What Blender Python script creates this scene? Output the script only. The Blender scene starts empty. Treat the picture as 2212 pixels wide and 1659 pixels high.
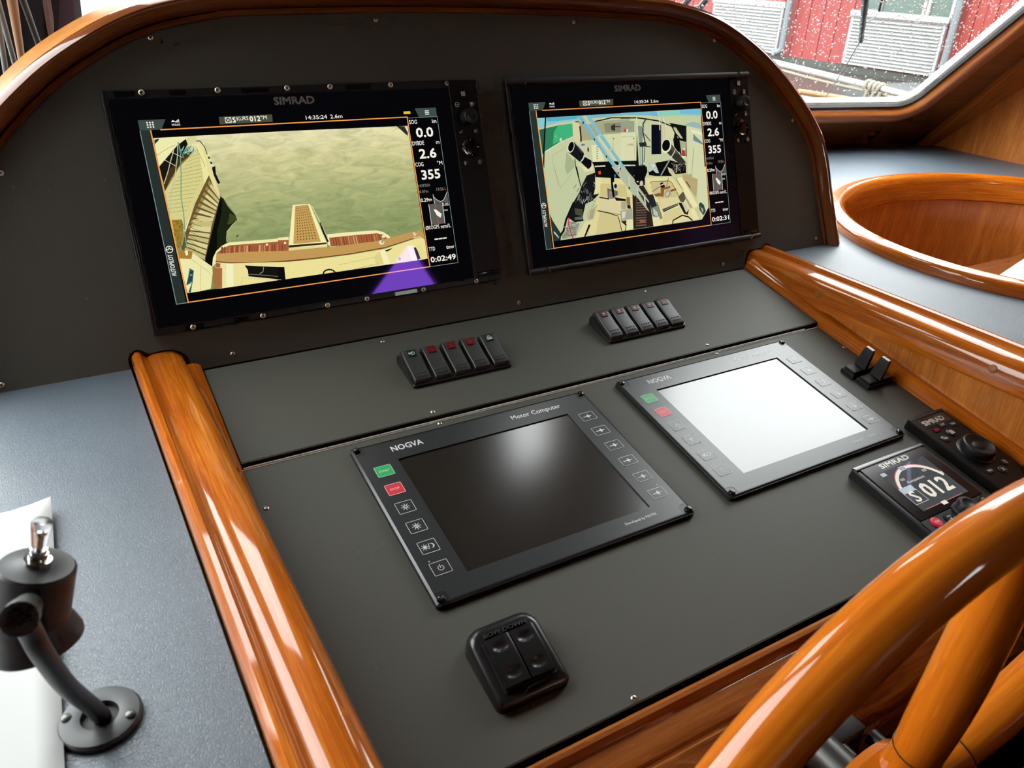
import bpy, bmesh, math, random
from mathutils import Matrix, Vector, Quaternion
from mathutils.geometry import tessellate_polygon
random.seed(7)
scene = bpy.context.scene
C = scene.collection
R = math.radians

# ------------------------------------------------------------------ camera
cam_d = bpy.data.cameras.new('camera'); cam = bpy.data.objects.new('camera', cam_d); C.objects.link(cam)
cx = Vector((0.8618598, -0.5052782, 0.0434923)); cy = Vector((0.2039546, 0.4238478, 0.8824713)); cz = Vector((-0.4643276, -0.7516961, 0.4683512))
mw = Matrix((cx, cy, cz)).transposed().to_4x4(); mw.translation = (-0.36907, -0.56911, 0.47023)
cam.matrix_world = mw
cam_d.sensor_width = 36; cam_d.lens = 36 * 1710.22 / 2212; cam_d.clip_start = .02; cam_d.clip_end = 300
cam_d.dof.use_dof = True; cam_d.dof.focus_distance = 1.0; cam_d.dof.aperture_fstop = 15
scene.camera = cam
# ------------------------------------------------------------------ sky, exposure
SKY = 11.3
EXP = 0.0
w = bpy.data.worlds.new('sky'); scene.world = w; w.use_nodes = True
bg = w.node_tree.nodes['Background']; bg.inputs[0].default_value = (.975, .985, 1, 1); bg.inputs[1].default_value = SKY
vs = scene.view_settings
scene.display_settings.display_device = 'sRGB'
vs.view_transform = 'Standard'; vs.look = 'None'; vs.exposure = EXP; vs.gamma = 1; vs.use_curve_mapping = False
scene.cycles.max_bounces = 7; scene.cycles.diffuse_bounces = 3; scene.cycles.glossy_bounces = 3; scene.cycles.transmission_bounces = 5
scene.cycles.use_adaptive_sampling = True; scene.cycles.adaptive_threshold = .02; scene.cycles.adaptive_min_samples = 12
scene.cycles.transparent_max_bounces = 12; scene.cycles.caustics_reflective = False; scene.cycles.caustics_refractive = False
scene.cycles.sample_clamp_indirect = 4.0
scene.cycles.use_denoising = True
EM = 2 ** (-EXP)

# ------------------------------------------------------------------ materials
def srgb(h):
    if isinstance(h, str):
        h = [int(h[i:i+2], 16) / 255 for i in (0, 2, 4)]
    return tuple(((c + .055) / 1.055) ** 2.4 if c > .04045 else c / 12.92 for c in h)
MATS = {}
def new_mat(name):
    m = bpy.data.materials.new(name); m.use_nodes = True; MATS[name] = m
    return m, m.node_tree, m.node_tree.nodes['Principled BSDF']
def plain(name, col, rough=.5, metal=0, coat=0, spec=.5, emit=None, es=1, **kw):
    m, nt, b = new_mat(name)
    b.inputs['Base Color'].default_value = (*col, 1); b.inputs['Roughness'].default_value = rough
    b.inputs['Metallic'].default_value = metal; b.inputs['Coat Weight'].default_value = coat
    b.inputs['Coat Roughness'].default_value = .05; b.inputs['Specular IOR Level'].default_value = spec
    if emit: b.inputs['Emission Color'].default_value = (*emit, 1); b.inputs['Emission Strength'].default_value = es * EM
    for k, v in kw.items(): b.inputs[k.replace('_', ' ')].default_value = v
    return m
def N(nt, t, **kw):
    n = nt.nodes.new(t)
    for k, v in kw.items(): setattr(n, k, v)
    return n
def mapped(nt, coord, scale, loc=(0, 0, 0)):
    tc = N(nt, 'ShaderNodeTexCoord'); mp = N(nt, 'ShaderNodeMapping'); mp.inputs['Scale'].default_value = scale; mp.inputs['Location'].default_value = loc
    nt.links.new(tc.outputs[coord], mp.inputs['Vector']); return mp.outputs[0]
def noise(nt, vec, scale=1, detail=3, rough=.55, dist=0):
    n = N(nt, 'ShaderNodeTexNoise'); n.inputs['Scale'].default_value = scale; n.inputs['Detail'].default_value = detail
    n.inputs['Roughness'].default_value = rough; n.inputs['Distortion'].default_value = dist
    nt.links.new(vec, n.inputs['Vector']); return n.outputs['Fac']
def ramp(nt, fac, stops):
    r = N(nt, 'ShaderNodeValToRGB'); e = r.color_ramp.elements
    while len(e) < len(stops): e.new(.5)
    for el, (p, c) in zip(e, stops): el.position = p; el.color = (*c, 1)
    nt.links.new(fac, r.inputs[0]); return r.outputs[0]
def mixc(nt, a, b, fac, mode='MIX'):
    m = N(nt, 'ShaderNodeMix', data_type='RGBA', blend_type=mode)
    if hasattr(fac, 'is_output'): nt.links.new(fac, m.inputs[0])
    else: m.inputs[0].default_value = fac
    for s, v in ((6, a), (7, b)):
        if hasattr(v, 'is_output'): nt.links.new(v, m.inputs[s])
        else: m.inputs[s].default_value = (*v, 1)
    return m.outputs[2]
def bump(nt, h, b, strength=.2, dist=.001):
    n = N(nt, 'ShaderNodeBump'); n.inputs['Strength'].default_value = strength; n.inputs['Distance'].default_value = dist
    nt.links.new(h, n.inputs['Height']); nt.links.new(n.outputs[0], b.inputs['Normal'])
def wood(name, dark, mid, light, coat=1.0, rough=.38, su=5, sv=120, crough=.06):
    m, nt, b = new_mat(name)
    v1 = mapped(nt, 'UV', (su * 2, sv * 2.6, 1)); v2 = mapped(nt, 'UV', (su * .6, sv * .36, 1), (3, 1, 0)); v3 = mapped(nt, 'UV', (su * 9, sv * 7, 1))
    n1 = noise(nt, v1, 1, 5, .65, .5); n2 = noise(nt, v2, 1, 3, .5, .8); n3 = noise(nt, v3, 1, 2, .5)
    c1 = ramp(nt, n1, [(.30, dark), (.5, mid), (.68, light)])
    c2 = ramp(nt, n2, [(.3, tuple(x * .62 for x in mid)), (.55, mid), (.8, tuple(min(1, x * 1.25) for x in light))])
    c = mixc(nt, c1, c2, .5)
    f = ramp(nt, n3, [(.60, (0, 0, 0)), (.72, (1, 1, 1))])
    c = mixc(nt, c, light, mixc(nt, (0, 0, 0), f, .5))
    nt.links.new(c, b.inputs['Base Color'])
    b.inputs['Roughness'].default_value = rough; b.inputs['Coat Weight'].default_value = coat; b.inputs['Coat Roughness'].default_value = crough
    b.inputs['Specular IOR Level'].default_value = .06
    return m
wood('varnished_wood', (.18, .032, .002), (.44, .100, .004), (.70, .235, .022))
wood('post_wood', (.16, .045, .008), (.32, .10, .018), (.52, .20, .045), coat=.6, crough=.15)
wood('bleached_wood', (.24, .075, .012), (.34, .125, .022), (.48, .21, .05), coat=.12, rough=.55, su=60, sv=110, crough=.4)
wood('wheel_wood', (.30, .060, .004), (.58, .142, .006), (.76, .25, .016), su=2.5, sv=40)
wood('dark_wood', (.075, .022, .007), (.135, .042, .012), (.20, .072, .022), su=4, sv=60)
wood('veneer_wood', (.32, .088, .012), (.50, .160, .026), (.66, .26, .055), coat=.5, rough=.45, su=10, sv=140, crough=.2)
wood('trim_wood', (.085, .020, .005), (.16, .042, .008), (.25, .080, .016))
wood('moulding_wood', (.17, .042, .010), (.33, .100, .022), (.52, .21, .060), su=4, sv=70)
# leather cloth
m, nt, b = new_mat('blue_grey_leather')
vo = N(nt, 'ShaderNodeTexVoronoi'); vo.feature = 'DISTANCE_TO_EDGE'; vo.inputs['Scale'].default_value = 420
v = mapped(nt, 'Object', (1, 1, 1)); nz = N(nt, 'ShaderNodeTexNoise'); nz.inputs['Scale'].default_value = 160
nt.links.new(v, nz.inputs['Vector']); av = N(nt, 'ShaderNodeVectorMath', operation='MULTIPLY_ADD'); av.inputs[1].default_value = (.006, .006, .006)
nt.links.new(nz.outputs['Color'], av.inputs[0]); nt.links.new(v, av.inputs[2]); nt.links.new(av.outputs[0], vo.inputs['Vector'])
r_ = ramp(nt, vo.outputs['Distance'], [(0, (0, 0, 0)), (.10, (1, 1, 1))]); bump(nt, r_, b, .34, .0005)
big = noise(nt, v, 9, 2); nt.links.new(ramp(nt, big, [(.3, (.074, .095, .118)), (.7, (.092, .116, .142))]), b.inputs['Base Color'])
b.inputs['Roughness'].default_value = .42; b.inputs['Specular IOR Level'].default_value = .65
# dark laminate panel
m, nt, b = new_mat('dark_laminate')
v = mapped(nt, 'Object', (1, 1, 1)); n1 = noise(nt, v, 1500, 2); n2 = noise(nt, v, 6, 3)
c = mixc(nt, ramp(nt, n1, [(.35, (.056, .054, .043)), (.65, (.074, .072, .058))]), ramp(nt, n2, [(.3, (.059, .057, .046)), (.7, (.070, .068, .055))]), .5)
sp = noise(nt, v, 170, 0); c = mixc(nt, c, (.16, .16, .15), ramp(nt, sp, [(.865, (0, 0, 0)), (.88, (.5, .5, .5))]))
nt.links.new(c, b.inputs['Base Color']); b.inputs['Roughness'].default_value = .62; b.inputs['Specular IOR Level'].default_value = .5
bump(nt, n1, b, .05, .0003)
plain('black_plastic', (.012, .012, .013), .35)
plain('satin_black', (.010, .010, .011), .42, spec=.35)
plain('gloss_black', (.006, .006, .007), .16)
plain('key_black', (.008, .007, .007), .38, spec=.18)
plain('soft_black', (.020, .020, .021), .55)
plain('rocker_plastic', (.030, .030, .030), .42)
plain('membrane_grey', (.024, .025, .027), .32, spec=.55)
plain('bezel_edge', (.05, .05, .052), .22, metal=.6)
plain('lcd_off', (.020, .016, .013), .19, spec=.85)
plain('hinge_silver', (.85, .85, .82), .4)
plain('steel', (.62, .60, .56), .25, metal=1)
plain('brass_steel', (.72, .68, .58), .3, metal=1)
plain('dark_recess', (.008, .007, .006), .6)
plain('print_white', (.75, .76, .76), .5)
plain('print_grey', (.20, .20, .20), .45)
plain('logo_silver', (.55, .54, .50), .35, metal=.3)
plain('membrane_green', (.02, .42, .12), .4)
plain('membrane_red', (.70, .03, .05), .4)
plain('button_red', (.72, .02, .06), .4)
plain('lens_red', (.13, .004, .006), .3, spec=.2)
plain('lens_dark_red', (.07, .003, .008), .3, spec=.12)
plain('lens_green', (.004, .035, .020), .3, spec=.2)
plain('paper', (.48, .48, .475), .75)
plain('gasket_white', (.80, .82, .82), .45)
plain('gasket_black', (.012, .012, .013), .5)
plain('lamp_black', (.022, .022, .023), .42)
plain('box_black', (.011, .011, .012), .27)
plain('clear_plastic', (.95, .97, .98), .18, Transmission_Weight=1.0, IOR=1.45)
plain('chrome', (.75, .75, .73), .12, metal=1)
plain('dark_metal', (.10, .10, .095), .35, metal=.8)
plain('ceiling_white', (.30, .26, .20), .6)
plain('floor_brown', (.06, .03, .018), .5)
plain('maroon', (.10, .022, .028), .6)
plain('curtain_brown', (.020, .012, .010), .9)
plain('pole_tan', (.36, .19, .10), .5)
plain('pole_grey', (.16, .17, .165), .35)
plain('pole_dark', (.05, .055, .058), .45)
plain('blocker_black', (.012, .011, .010), .8)
plain('rope_cream', (.17, .155, .115), .85)
plain('side_deck_grey', (.05, .048, .045), .7)
plain('rail_white', (.30, .30, .29), .35)
plain('hook_orange', (.17, .07, .012), .5)
plain('navy_cloth', (.018, .024, .032), .8)
plain('louver_white', (.23, .235, .23), .5)
plain('pipe_grey', (.085, .10, .105), .45)
plain('concrete', (.055, .06, .06), .8)
plain('foundation', (.03, .03, .024), .85)
plain('quay_wet', (.035, .03, .027), .35, spec=.25)
plain('house_window', (.05, .075, .062), .15, spec=.3)
m, nt, b = new_mat('red_boards')
v = mapped(nt, 'Object', (6, 6, .8)); nt.links.new(ramp(nt, noise(nt, v, 3, 4), [(.3, (.14, .011, .009)), (.7, (.18, .018, .014))]), b.inputs['Base Color']); b.inputs['Roughness'].default_value = .7
# window glass: thin pane
def pane_mat(name, tint, gl):
    m = bpy.data.materials.new(name); m.use_nodes = True; MATS[name] = m; nt = m.node_tree; nt.nodes.clear()
    o = N(nt, 'ShaderNodeOutputMaterial'); t = N(nt, 'ShaderNodeBsdfTransparent'); t.inputs[0].default_value = (*tint, 1)
    g = N(nt, 'ShaderNodeBsdfGlossy'); g.inputs['Roughness'].default_value = .01
    lw = N(nt, 'ShaderNodeLayerWeight'); lw.inputs[0].default_value = .5
    pw = N(nt, 'ShaderNodeMath', operation='POWER'); pw.inputs[1].default_value = 5; nt.links.new(lw.outputs['Facing'], pw.inputs[0])
    f = N(nt, 'ShaderNodeMath', operation='MULTIPLY_ADD'); f.inputs[1].default_value = .7; f.inputs[2].default_value = gl; nt.links.new(pw.outputs[0], f.inputs[0])
    mx = N(nt, 'ShaderNodeMixShader')
    nt.links.new(f.outputs[0], mx.inputs[0]); nt.links.new(t.outputs[0], mx.inputs[1]); nt.links.new(g.outputs[0], mx.inputs[2]); nt.links.new(mx.outputs[0], o.inputs[0])
pane_mat('window_glass', (.96, .98, .97), .03)
plain('water_drop', (1, 1, 1), .0, Transmission_Weight=1.0, IOR=1.33)
# screens: black glass that gives off light, with a violet anti-reflection coating
def screen(name, col=None, es=1.0, noise_kind=None):
    m, nt, b = new_mat(name)
    b.inputs['Base Color'].default_value = (.001, .001, .001, 1); b.inputs['Roughness'].default_value = .03
    b.inputs['Specular IOR Level'].default_value = .55; b.inputs['Specular Tint'].default_value = (.32, .10, 1.0, 1)
    if col is None:
        a = N(nt, 'ShaderNodeVertexColor'); a.layer_name = 'Col'; src = a.outputs['Color']
        if noise_kind == 'water':
            v = mapped(nt, 'Object', (28, 95, 1)); f = ramp(nt, noise(nt, v, 1.1, 5, .62, 1.2), [(.30, (.74, .76, .70)), (.52, (1, 1, 1)), (.72, (1.22, 1.2, 1.12))])
            src = mixc(nt, src, f, 1.0, 'MULTIPLY')
        elif noise_kind == 'grain':
            v = mapped(nt, 'Object', (700, 700, 1)); f = ramp(nt, noise(nt, v, 1.0, 4, .7), [(.30, (.88, .87, .86)), (.55, (1, 1, 1)), (.75, (1.08, 1.08, 1.07))])
            src = mixc(nt, src, f, 1.0, 'MULTIPLY')
        nt.links.new(src, b.inputs['Emission Color'])
    else: b.inputs['Emission Color'].default_value = (*col, 1)
    b.inputs['Emission Strength'].default_value = es * EM
    return m
screen('screen_art', None, 1.0, 'grain'); screen('screen_water', None, 1.0, 'water')
screen('screen_black', (.0016, .0016, .0022)); screen('screen_white', (.88, .86, .78)); screen('screen_orange', srgb('f7a04a'))
screen('screen_teal', srgb('3e4c47')); screen('screen_tab', srgb('27312e')); screen('screen_olive', srgb('4a4c3c')); screen('screen_grey', srgb('5a5a56')); screen('screen_dim', srgb('8a8880'))
screen('screen_red', srgb('d04838')); screen('screen_yellow', srgb('e8c020')); screen('screen_line', srgb('8ea6a4'))
screen('screen_panel', srgb('4a4e50')); screen('screen_cream', srgb('eae4d4')); screen('screen_pale', srgb('b8c6cc')); screen('screen_pink', srgb('e07070'))

# ------------------------------------------------------------------ geometry helpers
_cap = {}
def text_geo(s, bold=0.0, ext=0.0):
    k = (s, bold, ext)
    if k not in _cap:
        cu = bpy.data.curves.new('t', 'FONT'); cu.body = s; cu.size = 1; cu.offset = bold; cu.resolution_u = 2; cu.fill_mode = 'BOTH' if ext else 'FRONT'; cu.extrude = ext
        o = bpy.data.objects.new('t', cu); me = o.to_mesh()
        vs_ = [tuple(v.co) for v in me.vertices]; fs = [tuple(p.vertices) for p in me.polygons]
        o.to_mesh_clear(); bpy.data.objects.remove(o); bpy.data.curves.remove(cu)
        _cap[k] = (vs_, fs)
    return _cap[k]
CAPH = max(v[1] for v in text_geo('H')[0])
def catmull(P, n=6, closed=False):
    P = [Vector(p) for p in P]; out = []; L = len(P)
    for i in range(L if closed else L - 1):
        g = (lambda k: P[k % L]) if closed else (lambda k: P[min(max(k, 0), L - 1)])
        p0, p1, p2, p3 = g(i - 1), g(i), g(i + 1), g(i + 2)
        for j in range(n):
            t = j / n
            out.append(.5 * ((2 * p1) + (p2 - p0) * t + (2 * p0 - 5 * p1 + 4 * p2 - p3) * t * t + (3 * p1 - p0 - 3 * p2 + p3) * t ** 3))
    if not closed: out.append(P[-1].copy())
    return out
STUFF = {'readout', 'readout_small', 'panel_border', 'picture_border', 'picture_mask', 'corner_tab', 'red_mark', 'chart_tile', 'lettering', 'key_print', 'key_icon', 'grip_dots', 'label_tile', 'red_scale', 'key_groove', 'arrow_mark', 'clip_slot', 'card_door', 'lens_icon', 'embossed_lettering', 'fish_emblem', 'logo', 'side_edge', 'recess', 'ball_joint'}
class G:
    def __init__(s):
        s.bm = bmesh.new(); s.uvl = s.bm.loops.layers.uv.new('UVMap'); s.hasuv = set(); s.col = None
    def add(s, vs_, fs, uv=None, mi=0):
        vv = [s.bm.verts.new(v) for v in vs_]; out = []
        for k, f in enumerate(fs):
            try: face = s.bm.faces.new([vv[i] for i in f])
            except ValueError: continue
            face.material_index = mi; out.append(face)
            if uv:
                for l, i in zip(face.loops, f): l[s.uvl].uv = uv[i] if not isinstance(uv[0], list) else uv[k][f.index(i)]
        if uv: s.hasuv.update(out)
        return vv, out
    def box(s, x0, x1, y0, y1, z0, z1, b=0, seg=2, mi=0):
        vs_ = [(x, y, z) for x in (x0, x1) for y in (y0, y1) for z in (z0, z1)]
        fs = [(0, 1, 3, 2), (4, 6, 7, 5), (0, 4, 5, 1), (2, 3, 7, 6), (0, 2, 6, 4), (1, 5, 7, 3)]
        vv, ff = s.add(vs_, fs, mi=mi)
        if b:
            ed = list({e for f in ff for e in f.edges}); bmesh.ops.bevel(s.bm, geom=ed, offset=b, segments=seg, affect='EDGES', profile=.5, material=-1)
        return s
    def obox(s, o, ax, ay, az, b=0, seg=2):          # oriented box: origin corner + three edge vectors
        o, ax, ay, az = map(Vector, (o, ax, ay, az))
        vs_ = [o + i * ax + j * ay + k * az for i in (0, 1) for j in (0, 1) for k in (0, 1)]
        fs = [(0, 1, 3, 2), (4, 6, 7, 5), (0, 4, 5, 1), (2, 3, 7, 6), (0, 2, 6, 4), (1, 5, 7, 3)]
        vv, ff = s.add(vs_, fs)
        if b:
            ed = list({e for f in ff for e in f.edges}); bmesh.ops.bevel(s.bm, geom=ed, offset=b, segments=seg, affect='EDGES', profile=.5)
        return s
    def rings(s, rings, cap0=True, cap1=True, closed=True, mi=0):
        n = len(rings[0]); vs_ = [p for r in rings for p in r]; fs = []
        for i in range(len(rings) - 1):
            for j in range(n if closed else n - 1):
                k = (j + 1) % n; fs.append((i * n + j, i * n + k, (i + 1) * n + k, (i + 1) * n + j))
        if cap0: fs.append(tuple(range(n - 1, -1, -1)))
        if cap1: fs.append(tuple((len(rings) - 1) * n + j for j in range(n)))
        s.add(vs_, fs, mi=mi); return s
    @staticmethod
    def rrect(x0, x1, y0, y1, r, n=4, ins=0):
        x0 += ins; x1 -= ins; y0 += ins; y1 -= ins; r = max(r - ins, 1e-5); P = []
        for (ax, ay, a0) in ((x1 - r, y1 - r, 0), (x0 + r, y1 - r, 90), (x0 + r, y0 + r, 180), (x1 - r, y0 + r, 270)):
            for i in range(n + 1):
                a = R(a0 + 90 * i / n); P.append((ax + r * math.cos(a), ay + r * math.sin(a)))
        return P
    def rr(s, x0, x1, y0, y1, z0, z1, r=.002, ch=0, n=4, mi=0):
        lv = [(0, z0), (0, z1 - ch)] + ([(ch, z1)] if ch else [])
        s.rings([[(x, y, z) for x, y in s.rrect(x0, x1, y0, y1, r, n, ins)] for ins, z in lv], mi=mi); return s
    def poly(s, pts, z0, z1=None, mi=0):             # flat polygon or prism in local xy
        if z1 is None:
            s.add([(x, y, z0) for x, y in pts], [tuple(range(len(pts)))], mi=mi)
        else: s.rings([[(x, y, z0) for x, y in pts], [(x, y, z1) for x, y in pts]], mi=mi)
        return s
    def holed(s, outer, holes, z0, z1):              # prism with holes
        loops = [outer] + holes; flat = [p for l in loops for p in l]
        tri = tessellate_polygon([[Vector((x, y, 0)) for x, y in l] for l in loops]); n = len(flat)
        vs_ = [(x, y, z1) for x, y in flat] + [(x, y, z0) for x, y in flat]; fs = []
        for t in tri:
            a, b_, c = [Vector((*flat[i], 0)) for i in t]; up = (b_ - a).cross(c - a).z > 0
            t = tuple(t) if up else tuple(reversed(t)); fs += [t, tuple(n + i for i in reversed(t))]
        k = 0
        for l in loops:
            for i in range(len(l)):
                a, b_ = k + i, k + (i + 1) % len(l); fs.append((a, b_, n + b_, n + a))
            k += len(l)
        s.add(vs_, fs); return s
    def lathe(s, prof, c=(0, 0, 0), n=20, rot=None, mi=0, cap0=True, cap1=True):
        c = Vector(c); rg = []
        for r, z in prof:
            ring = [Vector((r * math.cos(2 * math.pi * i / n), r * math.sin(2 * math.pi * i / n), z)) for i in range(n)]
            rg.append([c + (rot @ v if rot else v) for v in ring])
        s.rings(rg, cap0, cap1, mi=mi); return s
    def sweep(s, prof, path, axis_a, axis_b, closed=False, pclosed=False, caps=False, u0=0):
        # prof: list of (a, b); path: points; axis_a/axis_b: lists of vectors per point
        n = len(prof); vs_ = []; uv = []; fs = []; fuv = []
        L = len(path); ul = [u0]; vl = [0]
        for i in range(1, L + (1 if closed else 0)): ul.append(ul[-1] + (Vector(path[i % L]) - Vector(path[i - 1])).length)
        for j in range(1, n + (1 if pclosed else 0)): vl.append(vl[-1] + math.hypot(prof[j % n][0] - prof[j - 1][0], prof[j % n][1] - prof[j - 1][1]))
        for i in range(L):
            for a, b_ in prof: vs_.append(Vector(path[i]) + axis_a[i] * a + axis_b[i] * b_)
        for i in range(L if closed else L - 1):
            for j in range(n if pclosed else n - 1):
                i2, j2 = (i + 1) % L, (j + 1) % n
                fs.append((i * n + j, i2 * n + j, i2 * n + j2, i * n + j2)); fuv.append([(ul[i], vl[j]), (ul[i + 1], vl[j]), (ul[i + 1], vl[j + 1]), (ul[i], vl[j + 1])])
        if caps:
            fs.append(tuple(range(n))); fuv.append([(a, b_) for a, b_ in prof])
            fs.append(tuple((L - 1) * n + j for j in range(n - 1, -1, -1))); fuv.append([prof[j] for j in range(n - 1, -1, -1)])
        s.add(vs_, fs, uv=fuv); return s
    def tube(s, path, rad, n=10, closed=False, caps=True, squash=1.0):
        path = [Vector(p) for p in path]; L = len(path); A, B = [], []
        ref = Vector((.13, .27, .95)); prev = None
        for i in range(L):
            t = (path[(i + 1) % L] - path[i - 1]) if closed else (path[min(i + 1, L - 1)] - path[max(i - 1, 0)])
            t.normalize(); a = (prev if prev is not None else ref); a = a - t * a.dot(t); a.normalize(); prev = a
            b_ = t.cross(a); rr_ = rad[i] if isinstance(rad, (list, tuple)) else rad
            A.append(a * rr_); B.append(b_ * rr_ * squash)
        prof = [(math.cos(2 * math.pi * j / n), math.sin(2 * math.pi * j / n)) for j in range(n)]
        vl = 2 * math.pi * (rad[0] if isinstance(rad, (list, tuple)) else rad)
        vs_ = []; fs = []; fuv = []; ul = [0]
        for i in range(1, L + 1): ul.append(ul[-1] + (path[i % L] - path[i - 1]).length)
        for i in range(L):
            for a, b_ in prof: vs_.append(path[i] + A[i] * a + B[i] * b_)
        for i in range(L if closed else L - 1):
            for j in range(n):
                i2, j2 = (i + 1) % L, (j + 1) % n
                fs.append((i * n + j, i * n + j2, i2 * n + j2, i2 * n + j)); fuv.append([(ul[i], vl * j / n), (ul[i], vl * (j + 1) / n), (ul[i + 1], vl * (j + 1) / n), (ul[i + 1], vl * j / n)])
        if caps and not closed:
            fs.append(tuple(range(n - 1, -1, -1))); fuv.append([(0, 0)] * n); fs.append(tuple((L - 1) * n + j for j in range(n))); fuv.append([(0, 0)] * n)
        s.add(vs_, fs, uv=fuv); return s
    def line(s, pts, w_, z, mi=0, closed=False):      # flat stroke
        P = [Vector((x, y)) for x, y in pts]; n = len(P)
        for i in range(n if closed else n - 1):
            a, b_ = P[i], P[(i + 1) % n]; d = b_ - a
            if d.length < 1e-7: continue
            d.normalize(); q = Vector((-d.y, d.x)) * w_ / 2; a = a - d * w_ * .45; b_ = b_ + d * w_ * .45
            s.add([(*(a + q), z), (*(a - q), z), (*(b_ - q), z), (*(b_ + q), z)], [(0, 1, 2, 3)], mi=mi)
        return s
    def disc(s, x, y, r, z, n=14, mi=0, ry=None):
        s.add([(x + r * math.cos(2 * math.pi * i / n), y + (ry or r) * math.sin(2 * math.pi * i / n), z) for i in range(n)], [tuple(range(n))], mi=mi); return s
    def arc(s, x, y, r, w_, z, a0, a1, n=12, mi=0):
        return s.line([(x + r * math.cos(R(a0 + (a1 - a0) * i / n)), y + r * math.sin(R(a0 + (a1 - a0) * i / n))) for i in range(n + 1)], w_, z, mi)
    def text(s, t, x, y, z, h, width=None, bold=0.0, align='L', rot=0, shear=0, mi=0):
        if bold > 0:                                  # heavier strokes: four copies a hair apart
            kb = h / CAPH * bold * .8
            for i, (ox, oy) in enumerate(((-1, -1), (1, -1), (1, 1), (-1, 1))): s.text(t, x + ox * kb, y + oy * kb, z + i * 1.5e-6, h, width, 0, align, rot, shear, mi)
            return s
        vs_, fs = text_geo(t, 0); k = h / CAPH
        x0 = min(v[0] for v in vs_); x1 = max(v[0] for v in vs_); kx = k if width is None else width / (x1 - x0)
        W_ = (x1 - x0) * kx; off = {'L': 0, 'C': -W_ / 2, 'R': -W_}[align]; c_, s_ = math.cos(R(rot)), math.sin(R(rot)); out = []
        for vx, vy, _ in vs_:
            a = (vx - x0) * kx + off + shear * vy * k; b_ = vy * k
            out.append((x + a * c_ - b_ * s_, y + a * s_ + b_ * c_, z))
        s.add(out, fs, mi=mi); return s
    def out(s, name, mat, parent=None, smooth=None, grain=None, mw=None, normals=True):
        if normals: bmesh.ops.recalc_face_normals(s.bm, faces=s.bm.faces)
        if grain is not None:
            o1, o2 = [i for i in range(3) if i != grain]
            for f in s.bm.faces:
                if f in s.hasuv: continue
                for l in f.loops: co = l.vert.co; l[s.uvl].uv = (co[grain], co[o1] + .73 * co[o2])
        me = bpy.data.meshes.new(name); s.bm.to_mesh(me); s.bm.free()
        for mm in (mat if isinstance(mat, (list, tuple)) else [mat]): me.materials.append(MATS[mm])
        if smooth is not None:
            me.polygons.foreach_set('use_smooth', [True] * len(me.polygons)); me.set_sharp_from_angle(angle=R(smooth))
        o = bpy.data.objects.new(name, me); C.objects.link(o)
        if name in STUFF: o['kind'] = 'stuff'
        if parent is not None: o.parent = parent
        if mw is not None: o.matrix_world = mw
        return o
def empty(name, mw):
    o = bpy.data.objects.new(name, None); C.objects.link(o); o.matrix_world = mw; o.empty_display_size = .02
    return o
def tag(o, label=None, cat=None, group=None, kind=None):
    for k, v in (('label', label), ('category', cat), ('group', group), ('kind', kind)):
        if v: o[k] = v
    return o
def frame(o, a, b_, c): m_ = Matrix((a, b_, c)).transposed().to_4x4(); m_.translation = o; return m_
def copy_tree(o, parent=None):
    c = o.copy(); C.objects.link(c); c.parent = parent
    for ch in list(o.children): copy_tree(ch, c)
    return c
T = Matrix.Translation
# ------------------------------------------------------------------ the three console planes (x, up the slope, out of the panel)
X = Vector((1, 0, 0)); Yv = Vector((0, 1, 0)); Zv = Vector((0, 0, 1))
def dirn(b_): return Vector((0, math.cos(b_), math.sin(b_))), Vector((0, -math.sin(b_), math.cos(b_)))
dA, nA = dirn(1.22224); dM, nM = dirn(.20679); dB, nB = dirn(.18320)
FA = frame((0, .280844, .051631), X, dA, nA)
FM = frame((0, .121472, .022507), X, dM, nM)
FB = frame((0, .001093, -.005900), X, dB, nB)
DECK = .0667
_scr = None
def screw(parent, x, y, z=0, r=.0027, mat='brass_steel', name='screw'):
    key = (r, mat)
    if not hasattr(screw, 'c'): screw.c = {}
    if key not in screw.c:
        g = G(); g.lathe([(r, 0), (r, .0004), (r * .8, .0010), (r * .45, .0013)], n=14)
        o = g.out(name, mat, parent, 40)
        g = G(); g.box(-r * .5, r * .5, -r * .12, r * .12, .00128, .00142); g.box(-r * .12, r * .12, -r * .5, r * .5, .00128, .00141); g.disc(0, 0, r * .22, .00143)
        d = g.out('recess', 'dark_recess', o); screw.c[key] = (o.data, d.data); o.location = (x, y, z); return o
    a, b_ = screw.c[key]
    o = bpy.data.objects.new(name, a); C.objects.link(o); o.parent = parent; o.location = (x, y, z)
    d = bpy.data.objects.new('recess', b_); C.objects.link(d); d.parent = o; d.rotation_euler = (0, 0, random.uniform(0, 1.5))
    return o
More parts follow.
